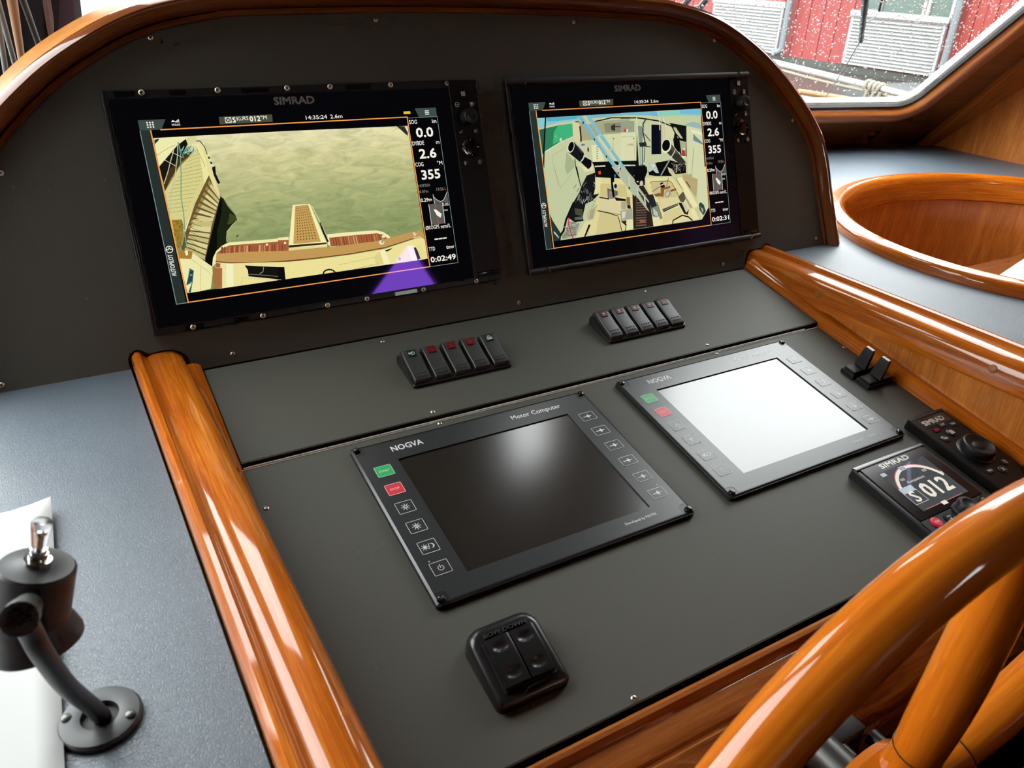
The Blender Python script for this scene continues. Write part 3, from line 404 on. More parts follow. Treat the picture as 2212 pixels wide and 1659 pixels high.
ART_R = 'c6cda2:-1595,769 -38,770 -170,-229 -1608,-106|c6cda2:-203,773 1293,774 1291,242 1273,-353 -335,-215|c2cca0:-1583,137 -52,22 -168,-861 -1596,-865|c8cc98:-301,41 1305,-79 1296,-689 1132,-859 -421,-862|8cc8d0:-1595,769 -939,769 -922,715 -1281,692 -1463,662 -1592,627|58b0c8:-1448,766 -956,766 -945,729 -1439,713|7ab8c8:-745,770 -38,770 -42,742 -709,725|7cb8cc:-203,773 381,773 300,720 -207,746|70b4d4:300,720 381,773 456,770 465,695|8cd0bc:474,765 819,772 1302,770 1300,661 810,697 484,694|78bcdc:887,773 1293,772 1297,683 890,715|2f8058:-1590,617 -1467,636 -1285,660 -1045,674 -1061,502 -1267,447 -1535,338 -1585,296|40b47c:-1286,653 -1045,671 -1065,502 -1266,454 -1402,416 -1362,578|c8d0a8:-1479,642 -1283,668 -1281,658 -1477,632|c8d0a8:-1288,668 -1041,682 -1041,672 -1288,658|e0e4bc:-1542,328 -1267,447 -1263,438 -1538,319|e0e4bc:-1272,445 -1042,507 -1040,497 -1270,435|2a5c48:-1590,617 -1509,625 -1549,326 -1585,296|d8e0b8:-1281,491 -1248,493 -1250,453 -1287,448|78b890:-1316,516 -1320,509 -1329,503 -1341,502 -1352,505 -1359,511 -1361,519 -1357,527 -1348,532 -1336,533 -1325,531 -1318,524|0c0c0c:-1456,768 -1538,383 -1559,388 -1477,773|0c0c0c:-1535,397 -1583,123 -1605,126 -1557,400|8a9470:-1195,362 -1423,269 -1425,272 -1197,365|8a9470:-1421,271 -1441,224 -1444,226 -1424,273|8a9470:-1440,227 -1389,-126 -1393,-126 -1444,227|8a9470:-1425,127 -1361,-170 -1365,-171 -1429,126|8a9470:-1365,-168 -1146,11 -1144,8 -1363,-171|a8b48c:-1197,303 -1084,161 -1104,81 -1232,3 -1251,106|a8a884:-1034,694 -664,676 -507,682 -49,687 -76,480 -567,501 -732,436 -953,435 -934,629|d6d2a4:-1041,701 -929,662 -936,434 -1008,405 -1062,495|14120c:-915,629 -917,481 -941,481 -939,629|14120c:-916,494 -926,418 -950,421 -940,497|15140f:-669,689 -519,704 -517,689 -667,674|15140f:-529,703 -376,726 -374,710 -527,687|15140f:-384,725 -42,710 -43,694 -385,709|12141a:-217,714 82,704 81,686 -218,696|12141a:72,705 263,677 260,659 69,687|12141a:252,679 483,639 480,621 249,661|12141a:474,641 740,543 734,526 468,624|12141a:727,545 990,532 989,514 726,527|12100c:-996,698 -929,705 -928,693 -995,686|8c8c70:-512,648 -54,646 -73,508 -511,525|4a2830:-401,601 -269,598 -269,584 -401,587|4a2830:-277,598 -58,584 -59,570 -278,584|3a3030:-395,608 -321,632 -334,536 -402,553|e04838:-180,552 -126,553 -132,511 -177,512|9aa088:-218,661 25,656 5,504 -238,510|d84838:-178,555 -133,556 -135,511 -184,511|f0f0d8:-132,549 -107,548 -112,510 -135,510|d8dcb4:79,700 67,461 51,462 63,701|d4d8aa:-649,472 -550,500 -74,494 -126,106 -390,118 -479,249|d8dcb0:-238,510 22,496 -10,108 -290,121|a8b088:-247,458 -10,445 -10,439 -247,452|a8b088:-9,444 -33,118 -39,118 -15,444|a0a880:-386,459 -389,365 -395,365 -392,459|a0a880:-389,369 -392,276 -398,276 -395,369|2a2a28:-7,414 -9,409 -13,407 -19,406 -24,407 -28,411 -29,415 -27,419 -22,422 -17,422 -11,421 -8,418|3a3a34:-364,431 -366,427 -370,424 -376,423 -381,425 -384,428 -385,432 -383,436 -379,439 -373,440 -368,438 -365,435|c04040:-111,333 -35,326 -35,319 -111,326|5a5a50:-157,327 -88,347 -87,343 -156,323|5a5a50:-90,347 -34,337 -35,333 -91,343|e2e2b4:-771,370 -630,361 -574,131 -773,138|8c8c6c:-689,338 -658,343 -651,332 -688,327|8c8c6c:-693,307 -662,312 -655,301 -692,297|8c8c6c:-698,277 -667,282 -659,271 -696,266|8c8c6c:-702,246 -671,251 -664,240 -701,236|8c8c6c:-706,216 -675,220 -668,210 -705,205|8c8c6c:-710,185 -679,190 -672,179 -709,175|d0cca0:-951,422 -852,429 -859,287 -951,300|4a8490:-938,394 -878,394 -877,370 -939,367|c8c4a0:-780,325 -796,268 -806,270 -790,327|c8c4a0:-794,271 -822,237 -830,243 -802,277|c8c4a0:-821,237 -850,238 -850,248 -821,247|c8c4a0:-850,238 -868,277 -859,281 -841,242|c8c4a0:-867,273 -867,331 -857,331 -857,273|c8c4a0:-868,326 -852,383 -842,381 -858,324|c8c4a0:-854,380 -826,415 -818,409 -846,374|c8c4a0:-827,415 -798,413 -798,403 -827,405|c8c4a0:-798,413 -780,374 -789,370 -807,409|c8c4a0:-781,378 -781,320 -791,320 -791,378|1a1816:-845,327 -821,346 -821,285 -843,280|0c0e10:-790,140 -513,127 -126,106 -159,-146 -456,-107 -758,-69 -758,55|0e1216:-291,117 -11,104 47,473 26,31 137,30 183,-45 113,-154 100,-253 -37,-241 -139,-105 -318,-91|d8dcb8:-752,84 -568,78 -569,60 -753,66|c8cca8:-384,68 -128,56 -129,42 -385,54|d4d8b4:-303,63 -37,47 -38,31 -304,47|e04830:-705,3 -661,10 -658,-35 -702,-39|2a70a0:-449,-52 -397,-63 -411,-104 -446,-101|28323a:107,42 61,-61 37,-51 83,52|28323a:65,-57 -107,-137 -118,-114 54,-34|a8b0a8:82,13 24,-64 20,-61 78,16|a8b0a8:26,-63 -95,-112 -97,-107 24,-58|7f9088:79,584 151,573 160,495 130,335 73,324 74,472|1c2024:249,668 182,596 168,609 235,681|1c2024:190,611 169,487 149,491 170,615|1c2024:169,502 190,348 170,346 149,500|a8b8b8:269,650 202,592 195,600 262,658|a8b8b8:206,600 192,490 182,492 196,602|282a2c:67,346 197,352 207,288 78,289|8ca0a0:86,293 62,30 46,32 70,295|4a6468:133,290 100,34 82,36 115,292|2a3234:176,285 129,68 117,71 164,288|15181a:186,473 297,348 288,340 177,465|15181a:186,295 285,281 284,270 185,284|d0cea4:304,607 557,595 535,188 455,158 266,163|0a0e1c:328,589 498,577 455,161 276,170|1c1c1c:469,578 507,576 460,164 427,167|e8e8cc:500,679 482,502 468,504 486,681|d0b0a8:525,678 506,330 494,331 513,679|e4e4c4:559,671 682,394 673,390 550,667|e4e4c4:680,399 736,202 726,200 670,397|d8d4a8:584,579 730,522 770,376 638,398 575,358 561,402|141414:662,597 986,537 942,88 836,110 720,364 765,491|0c0c0c:711,368 829,336 802,156 716,249|b0b090:834,336 958,306 923,97 847,124|a83428:860,189 915,192 918,97 855,109|d8d8c0:889,223 928,221 924,188 885,191|e8e8d0:836,114 933,96 921,78 853,87|c4c49c:741,536 788,519 905,353 799,374|0e0e10:703,576 772,447 754,438 685,567|0e0e10:763,459 857,360 843,346 749,445|0e0e10:842,368 960,345 956,325 838,348|d4d8ac:996,537 1267,472 1291,242 1273,-353 1122,-251 914,-145|9cb8b4:970,567 1141,588 1296,544 1278,475 996,537|e8e8c0:1073,482 1287,427 1291,375 1073,442|708c94:1110,414 1289,264 1291,242 1099,320|9aa078:999,538 925,-148 920,-147 994,539|5a5c48:1098,204 1015,-163 1009,-162 1092,205|15171a:-1173,301 -1055,428 -916,278 -910,230 -993,154|3a4650:-1049,407 -996,370 -908,270 -958,280|e8e8cc:-1062,350 -1080,323 -1102,302 -1127,290 -1150,290 -1167,301 -1177,322 -1177,349 -1168,379 -1151,406 -1128,427 -1104,439 -1081,439 -1063,428 -1054,407 -1053,380|0a0a0a:-1070,356 -1084,333 -1103,315 -1122,305 -1141,305 -1155,314 -1162,331 -1162,354 -1154,379 -1139,402 -1121,420 -1101,430 -1082,431 -1069,422 -1061,404 -1062,381|0e0e0e:-984,154 -899,215 -796,160 -797,85 -863,42|d8d8cc:-906,238 -933,178 -944,183 -917,243|d8d8cc:-931,181 -984,147 -990,157 -937,191|d0d0c4:-783,154 -803,75 -812,78 -792,157|d0d0c4:-802,77 -863,37 -868,44 -807,84|e2dcaa:-1042,164 -951,90 -855,42 -768,111 -789,23 -927,13 -948,49|141410:-1064,198 -1068,101 -1082,102 -1078,199|141410:-1069,111 -1020,-159 -1034,-161 -1083,109|141410:-1052,102 -1021,-173 -1034,-175 -1065,100|33332e:554,187 664,302 732,219 913,17 897,-34 801,-12 685,77|4c4c44:664,302 732,219 792,149 723,147 653,209|f0ecc8:659,252 637,217 604,190 567,176 529,176 498,191 478,219 472,254 480,292 502,328 534,354 572,369 609,368 640,353 661,326 667,290|0a0a0a:637,265 619,236 593,214 563,202 533,202 508,215 492,237 488,266 495,297 513,326 538,348 569,360 598,360 623,348 639,326 644,297|ece8d0:737,204 719,177 709,183 727,210|ece8d0:723,182 706,161 697,169 714,190|ece8d0:711,167 693,147 684,155 702,175|ece8d0:698,152 680,134 671,143 689,161|ece8d0:685,139 668,122 659,131 676,148|ece8d0:673,127 656,110 647,119 664,136|ece8d0:661,115 642,99 634,108 653,124|ece8d0:648,104 630,88 622,97 640,113|0c0c0e:422,52 616,67 908,-27 904,-145 707,-144 607,-165 322,-142 193,-118 189,-3 384,55|8c9488:619,65 422,-147 405,-132 602,80|d0c898:556,-30 638,-66 696,-150 636,-167 575,-104|3a3a34:722,-73 667,34 672,36 727,-71|787868:818,-73 696,-121 694,-116 816,-68|787868:790,-22 810,24 815,22 795,-24|b0b09c:801,-123 718,-20 722,-17 805,-120|787868:723,41 620,-116 616,-113 719,44|787868:846,-106 907,7 911,4 850,-109|3a3a34:904,-86 919,19 924,18 909,-87|787868:671,-33 888,-3 889,-8 672,-38|3a3a34:698,-116 737,-58 741,-61 702,-119|b0b09c:832,-20 691,-12 692,-7 833,-15|3a3a34:776,-35 858,-52 857,-57 775,-40|b0b09c:707,-29 630,18 633,22 710,-25|3a3a34:752,-54 866,-33 867,-38 753,-59|b0b09c:814,10 632,-122 629,-118 811,14|3a3a34:889,-76 719,28 722,32 892,-72|b0b09c:758,-72 756,-63 761,-62 763,-71|787868:673,9 703,-121 698,-122 668,8|787868:736,-55 800,-84 798,-89 734,-60|3a3a34:696,-47 674,32 679,33 701,-46|787868:911,16 693,-110 690,-106 908,20|3a3a34:696,-107 823,-88 824,-93 697,-112|3a3a34:749,22 839,25 840,20 750,17|dcdcc8:738,-5 718,-126 709,-124 729,-3|b8c8b4:208,74 271,56 334,30 384,-104 327,-99 276,-52 217,-73 164,-51|d8e0c8:250,36 323,16 280,-24|e0d69a:-758,-83 -215,-134 -83,-209 -191,-852 -987,-854 -869,-510 -729,-314|cfc486:-691,-165 -244,-217 -240,-387 -716,-343|d8d0a0:-754,-368 -503,-405 -355,-504 -399,-628 -742,-537|d2c68c:-753,-549 -428,-646 -401,-850 -865,-854|8a8050:-762,-529 -395,-624 -397,-634 -764,-539|15130c:-788,-525 -611,-573 -614,-585 -791,-537|15130c:-617,-571 -440,-637 -444,-648 -621,-582|6a665c:-578,-237 -399,-295 -407,-351 -589,-383|8c8a80:-548,-275 -455,-311 -449,-396 -573,-392|06080a:-494,55 -424,50 -443,-158 -472,-169 -462,-367 -500,-377 -507,-236|c8c8bc:-383,-226 -391,-247 -409,-260 -431,-264 -451,-257 -465,-240 -468,-219 -459,-199 -442,-185 -420,-181 -399,-188 -386,-205|1a1a20:-403,-224 -409,-239 -420,-250 -434,-253 -446,-247 -455,-235 -456,-220 -450,-205 -439,-195 -425,-192 -413,-197 -405,-209|1a120c:-463,-374 -271,-420 -275,-448 -452,-424|3a2010:-733,-342 -571,-378 -574,-399 -735,-356|b0aa88:-365,-447 -257,-450 -281,-562 -370,-553|8c7a58:-259,-393 -195,-399 -201,-512 -263,-499|1c1a14:-259,-503 -201,-512 -199,-563 -261,-553|a8a690:-391,-572 -171,-558 -182,-715 -301,-710 -402,-721|d8d8c0:-366,-589 -294,-589 -324,-679 -370,-688|e4e0b0:-292,-711 -182,-712 -191,-852 -319,-852|282418:-402,-721 -301,-717 -321,-794|0e0e0c:-433,-648 -395,-860 -407,-862 -445,-650|0e0e0c:-302,-773 -340,-869 -351,-864 -313,-768|e6dca4:-766,-76 -656,-98 -724,-273 -824,-306|c2b888:-947,-509 -857,-483 -772,-436 -870,-635 -968,-660 -983,-582|a8a48c:-904,-506 -833,-499 -886,-627 -956,-633|e0d8a0:-1011,-655 -889,-647 -943,-725 -1074,-864 -1201,-856|141210:-965,-702 -932,-713 -1040,-861 -1070,-865|16181a:-907,-37 -757,-7 -785,-212 -824,-306 -727,-301 -852,-386 -977,-416 -1053,-588 -1044,-645 -1197,-649 -1304,-569 -1277,-496 -1195,-395 -1066,-256 -1010,-165|0a0a0a:-986,-99 -1003,-123 -1006,-121 -989,-97|8c9488:-858,-277 -924,-341 -928,-337 -862,-273|a8b0a0:-1040,-225 -1009,-265 -1013,-268 -1044,-228|8c9488:-1001,-239 -966,-258 -969,-263 -1004,-244|3a4448:-807,-164 -784,-233 -788,-235 -811,-166|5a6468:-1051,-281 -1070,-353 -1079,-350 -1060,-278|a8b0a0:-991,-349 -1030,-417 -1038,-412 -999,-344|8c9488:-866,-310 -873,-383 -879,-382 -872,-309|5a6468:-1034,-313 -1024,-383 -1033,-384 -1043,-314|a8b0a0:-1058,-290 -1108,-360 -1115,-355 -1065,-285|8c9488:-922,-219 -893,-292 -896,-294 -925,-221|0a0a0a:-927,-343 -947,-419 -952,-418 -932,-342|a8b0a0:-994,-126 -1014,-173 -1017,-171 -997,-124|3a4448:-922,-191 -1003,-250 -1008,-243 -927,-184|8c9488:-848,-346 -806,-420 -814,-425 -856,-351|3a4448:-938,-104 -992,-176 -999,-170 -945,-98|8c9488:-868,-442 -858,-474 -863,-476 -873,-444|c0c4b0:-1057,-342 -1031,-401 -1036,-404 -1062,-345|5a6468:-983,-156 -972,-227 -976,-228 -987,-157|3a4448:-1038,-327 -1028,-366 -1037,-369 -1047,-330|5a6468:-1055,-256 -1099,-325 -1104,-322 -1060,-253|5a6468:-847,-428 -830,-460 -835,-463 -852,-431|5a6468:-1016,-125 -1022,-182 -1028,-181 -1022,-124|c0c4b0:-930,-312 -895,-380 -898,-382 -933,-314|c0c4b0:-937,-346 -997,-397 -1003,-390 -943,-339|8c9488:-891,-328 -899,-358 -904,-356 -896,-326|8c9488:-1096,-265 -1075,-302 -1078,-304 -1099,-267|3a4448:-853,-312 -933,-375 -939,-368 -859,-305|8c9488:-1078,-335 -1073,-368 -1077,-369 -1082,-336|a8b0a0:-943,-315 -921,-397 -930,-400 -952,-318|8c9488:-1086,-347 -1049,-408 -1052,-410 -1089,-349|c0c4b0:-795,-129 -760,-193 -768,-198 -803,-134|3a4448:-985,-390 -1008,-438 -1013,-435 -990,-387|a8b0a0:-949,-223 -926,-290 -931,-292 -954,-225|3a4448:-1094,-143 -1148,-189 -1152,-185 -1098,-139|c0c4b0:-1068,-305 -1108,-362 -1112,-359 -1072,-302|c0c4b0:-815,-177 -768,-209 -770,-212 -817,-180|a8b0a0:-1097,-155 -1142,-203 -1148,-197 -1103,-149|a8b0a0:-849,-440 -918,-511 -922,-507 -853,-436|8c9488:-923,-222 -916,-267 -922,-268 -929,-223|a8b0a0:-911,-425 -968,-455 -971,-450 -914,-420|8c9488:-915,-124 -981,-176 -984,-172 -918,-120|3a4448:-1118,-377 -1159,-389 -1162,-380 -1121,-368|3a4448:-911,-240 -977,-252 -978,-243 -912,-231|5a6468:-1053,-191 -1099,-244 -1106,-238 -1060,-185|a8b0a0:-1061,-207 -1059,-262 -1068,-262 -1070,-207|4c4a38:-1170,-459 -1038,-486 -1060,-581 -1174,-541|5a6460:-1188,-581 -1043,-582 -1067,-628 -1193,-615|101214:-1158,-385 -1253,-515 -1279,-496 -1184,-366|101214:-1241,-500 -1326,-617 -1352,-598 -1267,-481|101214:-1314,-598 -1385,-759 -1415,-746 -1344,-585|101214:-1378,-749 -1459,-823 -1481,-800 -1400,-726|101214:-1445,-800 -1466,-872 -1497,-863 -1476,-791|c8d0b8:-1186,-369 -1334,-563 -1341,-558 -1193,-364|c8d0b8:-1331,-559 -1431,-717 -1438,-713 -1338,-555|8c9080:-1313,-630 -1213,-640 -1116,-672 -1207,-835 -1428,-851 -1438,-808 -1365,-761|3a3a34:-1331,-708 -1268,-755 -1271,-759 -1334,-712|3a3a34:-1271,-817 -1292,-809 -1290,-804 -1269,-812|c8ccb0:-1195,-775 -1158,-691 -1153,-694 -1190,-778|5a6050:-1374,-798 -1266,-717 -1263,-721 -1371,-802|c8ccb0:-1218,-666 -1188,-690 -1191,-694 -1221,-670|c8ccb0:-1319,-658 -1291,-815 -1297,-816 -1325,-659|c8ccb0:-1252,-802 -1281,-797 -1280,-791 -1251,-796|c8ccb0:-1183,-721 -1288,-656 -1285,-651 -1180,-716|5a6050:-1268,-829 -1307,-687 -1302,-685 -1263,-827|5a6050:-1376,-719 -1175,-715 -1175,-721 -1376,-725|5a6050:-1179,-821 -1361,-819 -1361,-813 -1179,-815|c8ccb0:-1148,-673 -1389,-699 -1390,-693 -1149,-667|5a6050:-1259,-667 -1266,-720 -1272,-719 -1265,-666|c8ccb0:-1246,-752 -1272,-786 -1276,-783 -1250,-749|c8ccb0:-1376,-820 -1198,-840 -1199,-846 -1377,-826|5a6050:-1312,-712 -1331,-760 -1336,-758 -1317,-710|c84858:-1278,-580 -1294,-686 -1314,-683 -1298,-577|c84858:-1295,-671 -1271,-775 -1290,-779 -1314,-675|c84858:-1274,-762 -1246,-860 -1265,-866 -1293,-768|2a3430:-1589,-485 -1555,-583 -1449,-766 -1489,-871 -1596,-865|a8c0bc:-1560,-732 -1537,-742 -1556,-760|d0d8c8:-1553,-741 -1530,-751 -1549,-769|d0d8c8:-1546,-750 -1523,-760 -1542,-778|d0d8c8:-1539,-759 -1516,-769 -1535,-787|a8c0bc:-1532,-768 -1509,-778 -1528,-796|d0d8c8:-1525,-777 -1502,-787 -1521,-805|a8c0bc:-1518,-786 -1495,-796 -1514,-814|a8c0bc:-1511,-795 -1488,-805 -1507,-823|a8c0bc:-1504,-804 -1481,-814 -1500,-832|6a8088:-1497,-814 -1474,-823 -1493,-841|2a221e:-146,-368 49,-220 157,-395 183,-857 -192,-859|6e584e:-82,-374 103,-382 119,-402 -87,-393|5c4a40:-87,-409 98,-417 114,-438 -91,-429|5c4a40:-92,-444 93,-453 110,-473 -96,-464|6e584e:-96,-480 89,-489 105,-509 -101,-499|5c4a40:-101,-515 84,-525 100,-545 -105,-535|5c4a40:-105,-551 80,-560 96,-581 -110,-570|6e584e:-110,-586 75,-596 91,-617 -115,-606|5c4a40:-115,-622 70,-632 87,-652 -119,-641|5c4a40:-119,-657 66,-668 82,-688 -124,-677|6e584e:-124,-693 61,-704 77,-724 -128,-713|5c4a40:-129,-729 57,-740 73,-760 -133,-748|5c4a40:-133,-764 52,-775 68,-796 -138,-784|6e584e:-138,-800 47,-811 63,-832 -142,-820|8a5c48:-60,-732 47,-740 46,-784 -62,-786|0c0c0e:-76,24 171,6 116,-133 58,-221 -75,-174|c8c8b8:70,-226 64,-245 50,-258 34,-262 19,-256 9,-240 8,-221 15,-202 28,-188 44,-184 59,-191 69,-206|d8d8c8:-6,-194 -10,-199 -18,-202 -28,-203 -38,-200 -44,-196 -47,-191 -43,-186 -35,-183 -25,-183 -15,-185 -8,-189|e2d89c:113,-154 606,-172 804,-395 1076,-637 920,-675 950,-851 347,-853 183,-857 157,-395|ccc088:207,-227 560,-231 662,-346 718,-454 706,-549 377,-613 318,-468 217,-372|3a3424:193,-230 238,-210 241,-218 196,-238|3a3424:235,-210 563,-227 562,-236 234,-219|3a3424:560,-226 610,-258 605,-265 555,-233|3a3424:608,-255 723,-454 715,-459 600,-260|ded29c:337,-470 696,-474 714,-565 386,-621|d8cc94:396,-689 706,-631 762,-741 579,-789 357,-847|20282c:148,-395 233,-395 287,-568 192,-719 161,-512|7c8c80:189,-587 287,-568 324,-733 201,-720|c8d0c0:210,-594 217,-694 211,-694 204,-594|c8d0c0:218,-601 225,-698 219,-698 212,-601|c8d0c0:226,-607 233,-701 227,-701 220,-607|c8d0c0:233,-614 241,-705 235,-705 227,-614|c8d0c0:241,-621 249,-709 243,-709 235,-621|c8d0c0:249,-627 257,-713 251,-713 243,-627|c8d0c0:256,-634 266,-715 260,-716 250,-635|c8d0c0:264,-641 274,-719 268,-720 258,-642|c8d0c0:272,-647 282,-723 276,-724 266,-648|c8d0c0:280,-654 290,-727 284,-728 274,-655|8a8460:275,-508 329,-535 379,-753 319,-769|f0e8b8:320,-529 386,-755 374,-758 308,-532|e6deb0:191,-726 296,-726 327,-858 183,-857|1a1814:384,-249 434,-238 474,-300 451,-327 386,-314|d8d8c8:380,-277 451,-262 454,-274 383,-289|8c5c30:251,-397 377,-386 380,-438 275,-435|8c5c30:385,-322 570,-305 571,-338 449,-349 426,-449 379,-445|7a5028:562,-366 682,-348 684,-370 578,-394|a09a80:564,-430 543,-455 512,-469 481,-468 456,-452 446,-426 452,-396 474,-371 504,-356 536,-357 560,-373 570,-400|c8c4a8:530,-424 517,-442 500,-452 484,-453 473,-444 470,-428 476,-408 489,-390 505,-380 521,-379 532,-388 536,-404|2a2418:555,-189 506,-307 498,-304 547,-186|3a3020:373,-301 227,-363 224,-355 370,-293|3c3a34:375,-628 684,-569 690,-600 398,-674|a8a890:380,-647 683,-581 684,-587 381,-653|5a5448:706,-475 824,-397 849,-518 793,-572 736,-545|a8a88c:830,-427 973,-657 921,-667 847,-533|c8c8a8:762,-577 840,-592 868,-692 827,-703|1a1814:695,-563 763,-570 834,-726 900,-673 860,-759 793,-737|eee4ae:699,-209 808,-196 1085,-653 981,-673 804,-395|6a6448:697,-200 821,-389 812,-394 688,-205|b8a878:813,-160 1001,-167 1122,-251 1059,-523 970,-425 850,-259|3a3830:893,-260 966,-363 953,-373 880,-270|d4d8ac:1034,-59 1305,-79 1291,-689 1132,-859 1066,-636 1122,-251 1015,-213|33453c:1099,-617 1142,-598 1198,-642 1228,-743 1170,-798 1099,-708|b0b890:1124,-665 1180,-708 1163,-767|0a0a0c:1132,-859 1296,-689 1284,-879|141410:540,-855 559,-801 577,-808 558,-862|141410:557,-802 754,-744 760,-763 563,-821|141410:748,-744 875,-781 869,-800 742,-763|141410:868,-777 951,-846 938,-862 855,-793|eae0a8:919,-682 1001,-675 1082,-850 960,-852|78b4cc:-956,770 -889,770 -520,203 -168,-216 -170,-229 -229,-224 -586,235|98c0c4:-889,770 -868,769 -501,216 -163,-181 -168,-216 -520,203|80bccc:-813,770 -745,770 -552,486 -150,-83 -158,-139 -615,470|b4bea0:-468,53 -362,46 -92,-280 -107,-400|b4bea0:-318,42 -247,37 -76,-160 -89,-259|b4bca0:-304,20 -247,37 128,-625 135,-640 92,-607 -320,-105|b4bca0:-301,41 -247,37 145,-488 142,-517 -69,-275|c0ccb4:-823,683 -734,670 -738,646 -827,659|c0ccb4:-678,475 -592,503 -584,480 -670,452|c0ccb4:-529,243 -438,308 -424,288 -515,223|c0ccb4:-365,9 -322,96 -300,85 -343,-2|c0ccb4:-364,5 -323,55 -304,40 -345,-10|c0ccb4:-196,-242 -178,-101 -154,-104 -172,-245|c0ccb4:-194,-229 -188,-101 -164,-102 -170,-230|c0ccb4:-60,-398 -55,-276 -31,-277 -36,-399|c0ccb4:62,-540 56,-425 80,-423 86,-538|0a0a0a:-878,686 -859,688 -855,659 -873,658|0a0a0a:-724,454 -705,456 -700,427 -719,425|0a0a0a:-547,208 -527,210 -522,180 -542,179|0a0a0a:-373,-34 -353,-32 -348,-62 -368,-63|0a0a0a:-202,-256 -182,-255 -177,-285 -197,-286|0a0a0a:-206,-257 -185,-256 -180,-286 -200,-287|0a0a0a:-60,-442 -39,-441 -34,-471 -55,-472'
# ================================================================== CABIN SHELL
XL, XR, YA, ZC, ZF = -1.54, 1.85, -2.0, 1.05, -.95
def struct(o, label=None): o['kind'] = 'structure'; return tag(o, label)
g = G(); g.box(XL - .1, XR + .1, YA - .1, 1.1, ZF - .04, ZF); struct(g.out('floor', 'floor_brown'), 'dark brown cabin floor')
g = G(); g.box(XL - .1, XR + .1, YA - .1, .28, ZC, ZC + .04); struct(g.out('ceiling', 'ceiling_white'), 'pale cabin ceiling')
FX = frame((XR, 0, 0), Vector((0, 1, 0)), Vector((0, 0, 1)), Vector((1, 0, 0)))     # local (y, z, x)
g = G(); g.holed([(YA, ZF), (.86, ZF), (.86, .02), (.05, ZC), (YA, ZC)], [], 0, .03); wr = g.out('wall_right', 'veneer_wood', None, None, 1, mw=FX); struct(wr, 'orange veneered side wall below the slanting window post')
FXL = frame((XL - .03, 0, 0), Vector((0, 1, 0)), Vector((0, 0, 1)), Vector((1, 0, 0)))
g = G(); g.holed([(YA, ZF), (.86, ZF), (.86, .02), (.05, ZC), (YA, ZC)], [G.rrect(-.30, .12, .16, .58, .06)], 0, .03); struct(g.out('wall_left', 'veneer_wood', None, None, 1, mw=FXL), 'veneered wall on the left of the cabin')
FY = frame((0, YA, 0), X, Zv, Vector((0, -1, 0)))
g = G(); g.holed([(XL, ZF), (XR, ZF), (XR, ZC), (XL, ZC)], [[(1.03, 1.02), (.78, .80), (.71, .735), (1.10, .735), (1.10, .82)]], 0, .03)
struct(g.out('wall_back', 'dark_wood', None, None, 0, mw=FY), 'veneered wall behind the helm')
def pane(name, mw_, pts, label):
    g = G(); g.poly(pts, 0, .004); o = g.out(name, 'window_glass', None, mw=mw_); struct(o, label); return o
pane('window_2', FXL @ T((0, 0, .012)), G.rrect(-.31, .13, .15, .59, .06), 'side window pane on the left')
# front wall below the windscreen
g = G(); P_ = [(XR + .03, .80), (XR + .03, .845), (.571, 1.075), (-.300, 1.075), (XL - .03, .845), (XL - .03, .80)]
g.rings([[(x, y, z) for x, y in P_] for z in (ZF, DECK - .02)], False, False, closed=False); g.rings([[(x, y + .02, z) for x, y in P_] for z in (ZF, DECK - .02)], False, False, closed=False); struct(g.out('wall_front', 'dark_wood', None, None, 0), 'dark wooden front wall below the windscreen')
# raked windscreen: right facet, centre facet, left facet
eR = Vector((.984, -.179, 0)).normalized(); vR = Vector((0, -.70, .714)).normalized(); vR = (vR - eR * vR.dot(eR)).normalized(); nR = vR.cross(eR).normalized()
if nR.y > 0: nR = -nR
FR = frame((1.85, .832, DECK), eR, vR, eR.cross(vR))       # third axis points out of the cabin or in
OUT = 1 if (eR.cross(vR)).y > 0 else -1                   # sign of the outward direction along the third axis
HV = 1.33
opening = [(-.98, .150), (-.235, .150)]
def window_outline(ins):
    # rounded opening, right side leans slightly outward
    x0, x1b, x1t, y0, y1, r = -1.185 + ins, -.190 - ins, -.125 - ins, .150 + ins, 1.22 - ins, .055 - ins * .6
    P = []
    for (cx_, cy_, a0, a1) in ((x1t - r, y1 - r, 90, 0), (x1b - r, y0 + r, 0, -90)):
        for i in range(7): a = R(a0 + (a1 - a0) * i / 6); P.append((cx_ + r * math.cos(a), cy_ + r * math.sin(a)))
    for (cx_, cy_, a0, a1) in ((x0 + r, y0 + r, 270, 180), (x0 + r, y1 - r, 180, 90)):
        for i in range(7): a = R(a0 + (a1 - a0) * i / 6); P.append((cx_ + r * math.cos(a), cy_ + r * math.sin(a)))
    return P
win = empty('window_1', FR); struct(win, 'rain-spotted raked windscreen in a varnished wooden frame')
g = G(); g.holed([(-1.245, -.05), (.12, -.05), (.12, HV), (-1.245, HV)], [window_outline(-.035)], .0 * OUT, .04 * OUT); g.out('window_frame', 'dark_wood', win, None, 0)
def ring_path(P, axis=1): return [Vector((x, y, 0)) for x, y in P]
def ring_sweep(P, prof):                                   # sweep a profile (outward, out-of-plane) round an outline
    n = len(P); A = []
    for i in range(n):
        t = Vector(P[(i + 1) % n]) - Vector(P[i - 1]); t = t.normalized(); A.append(Vector((-t.y, t.x, 0)))
    c = Vector((sum(p[0] for p in P) / n, sum(p[1] for p in P) / n)); 
    if A[0].dot(Vector((P[0][0] - c.x, P[0][1] - c.y, 0))) < 0: A = [-a for a in A]
    g = G(); g.sweep(prof, [Vector((x, y, 0)) for x, y in P], A, [Vector((0, 0, 1))] * n, closed=True, pclosed=True); return g
o_ = OUT
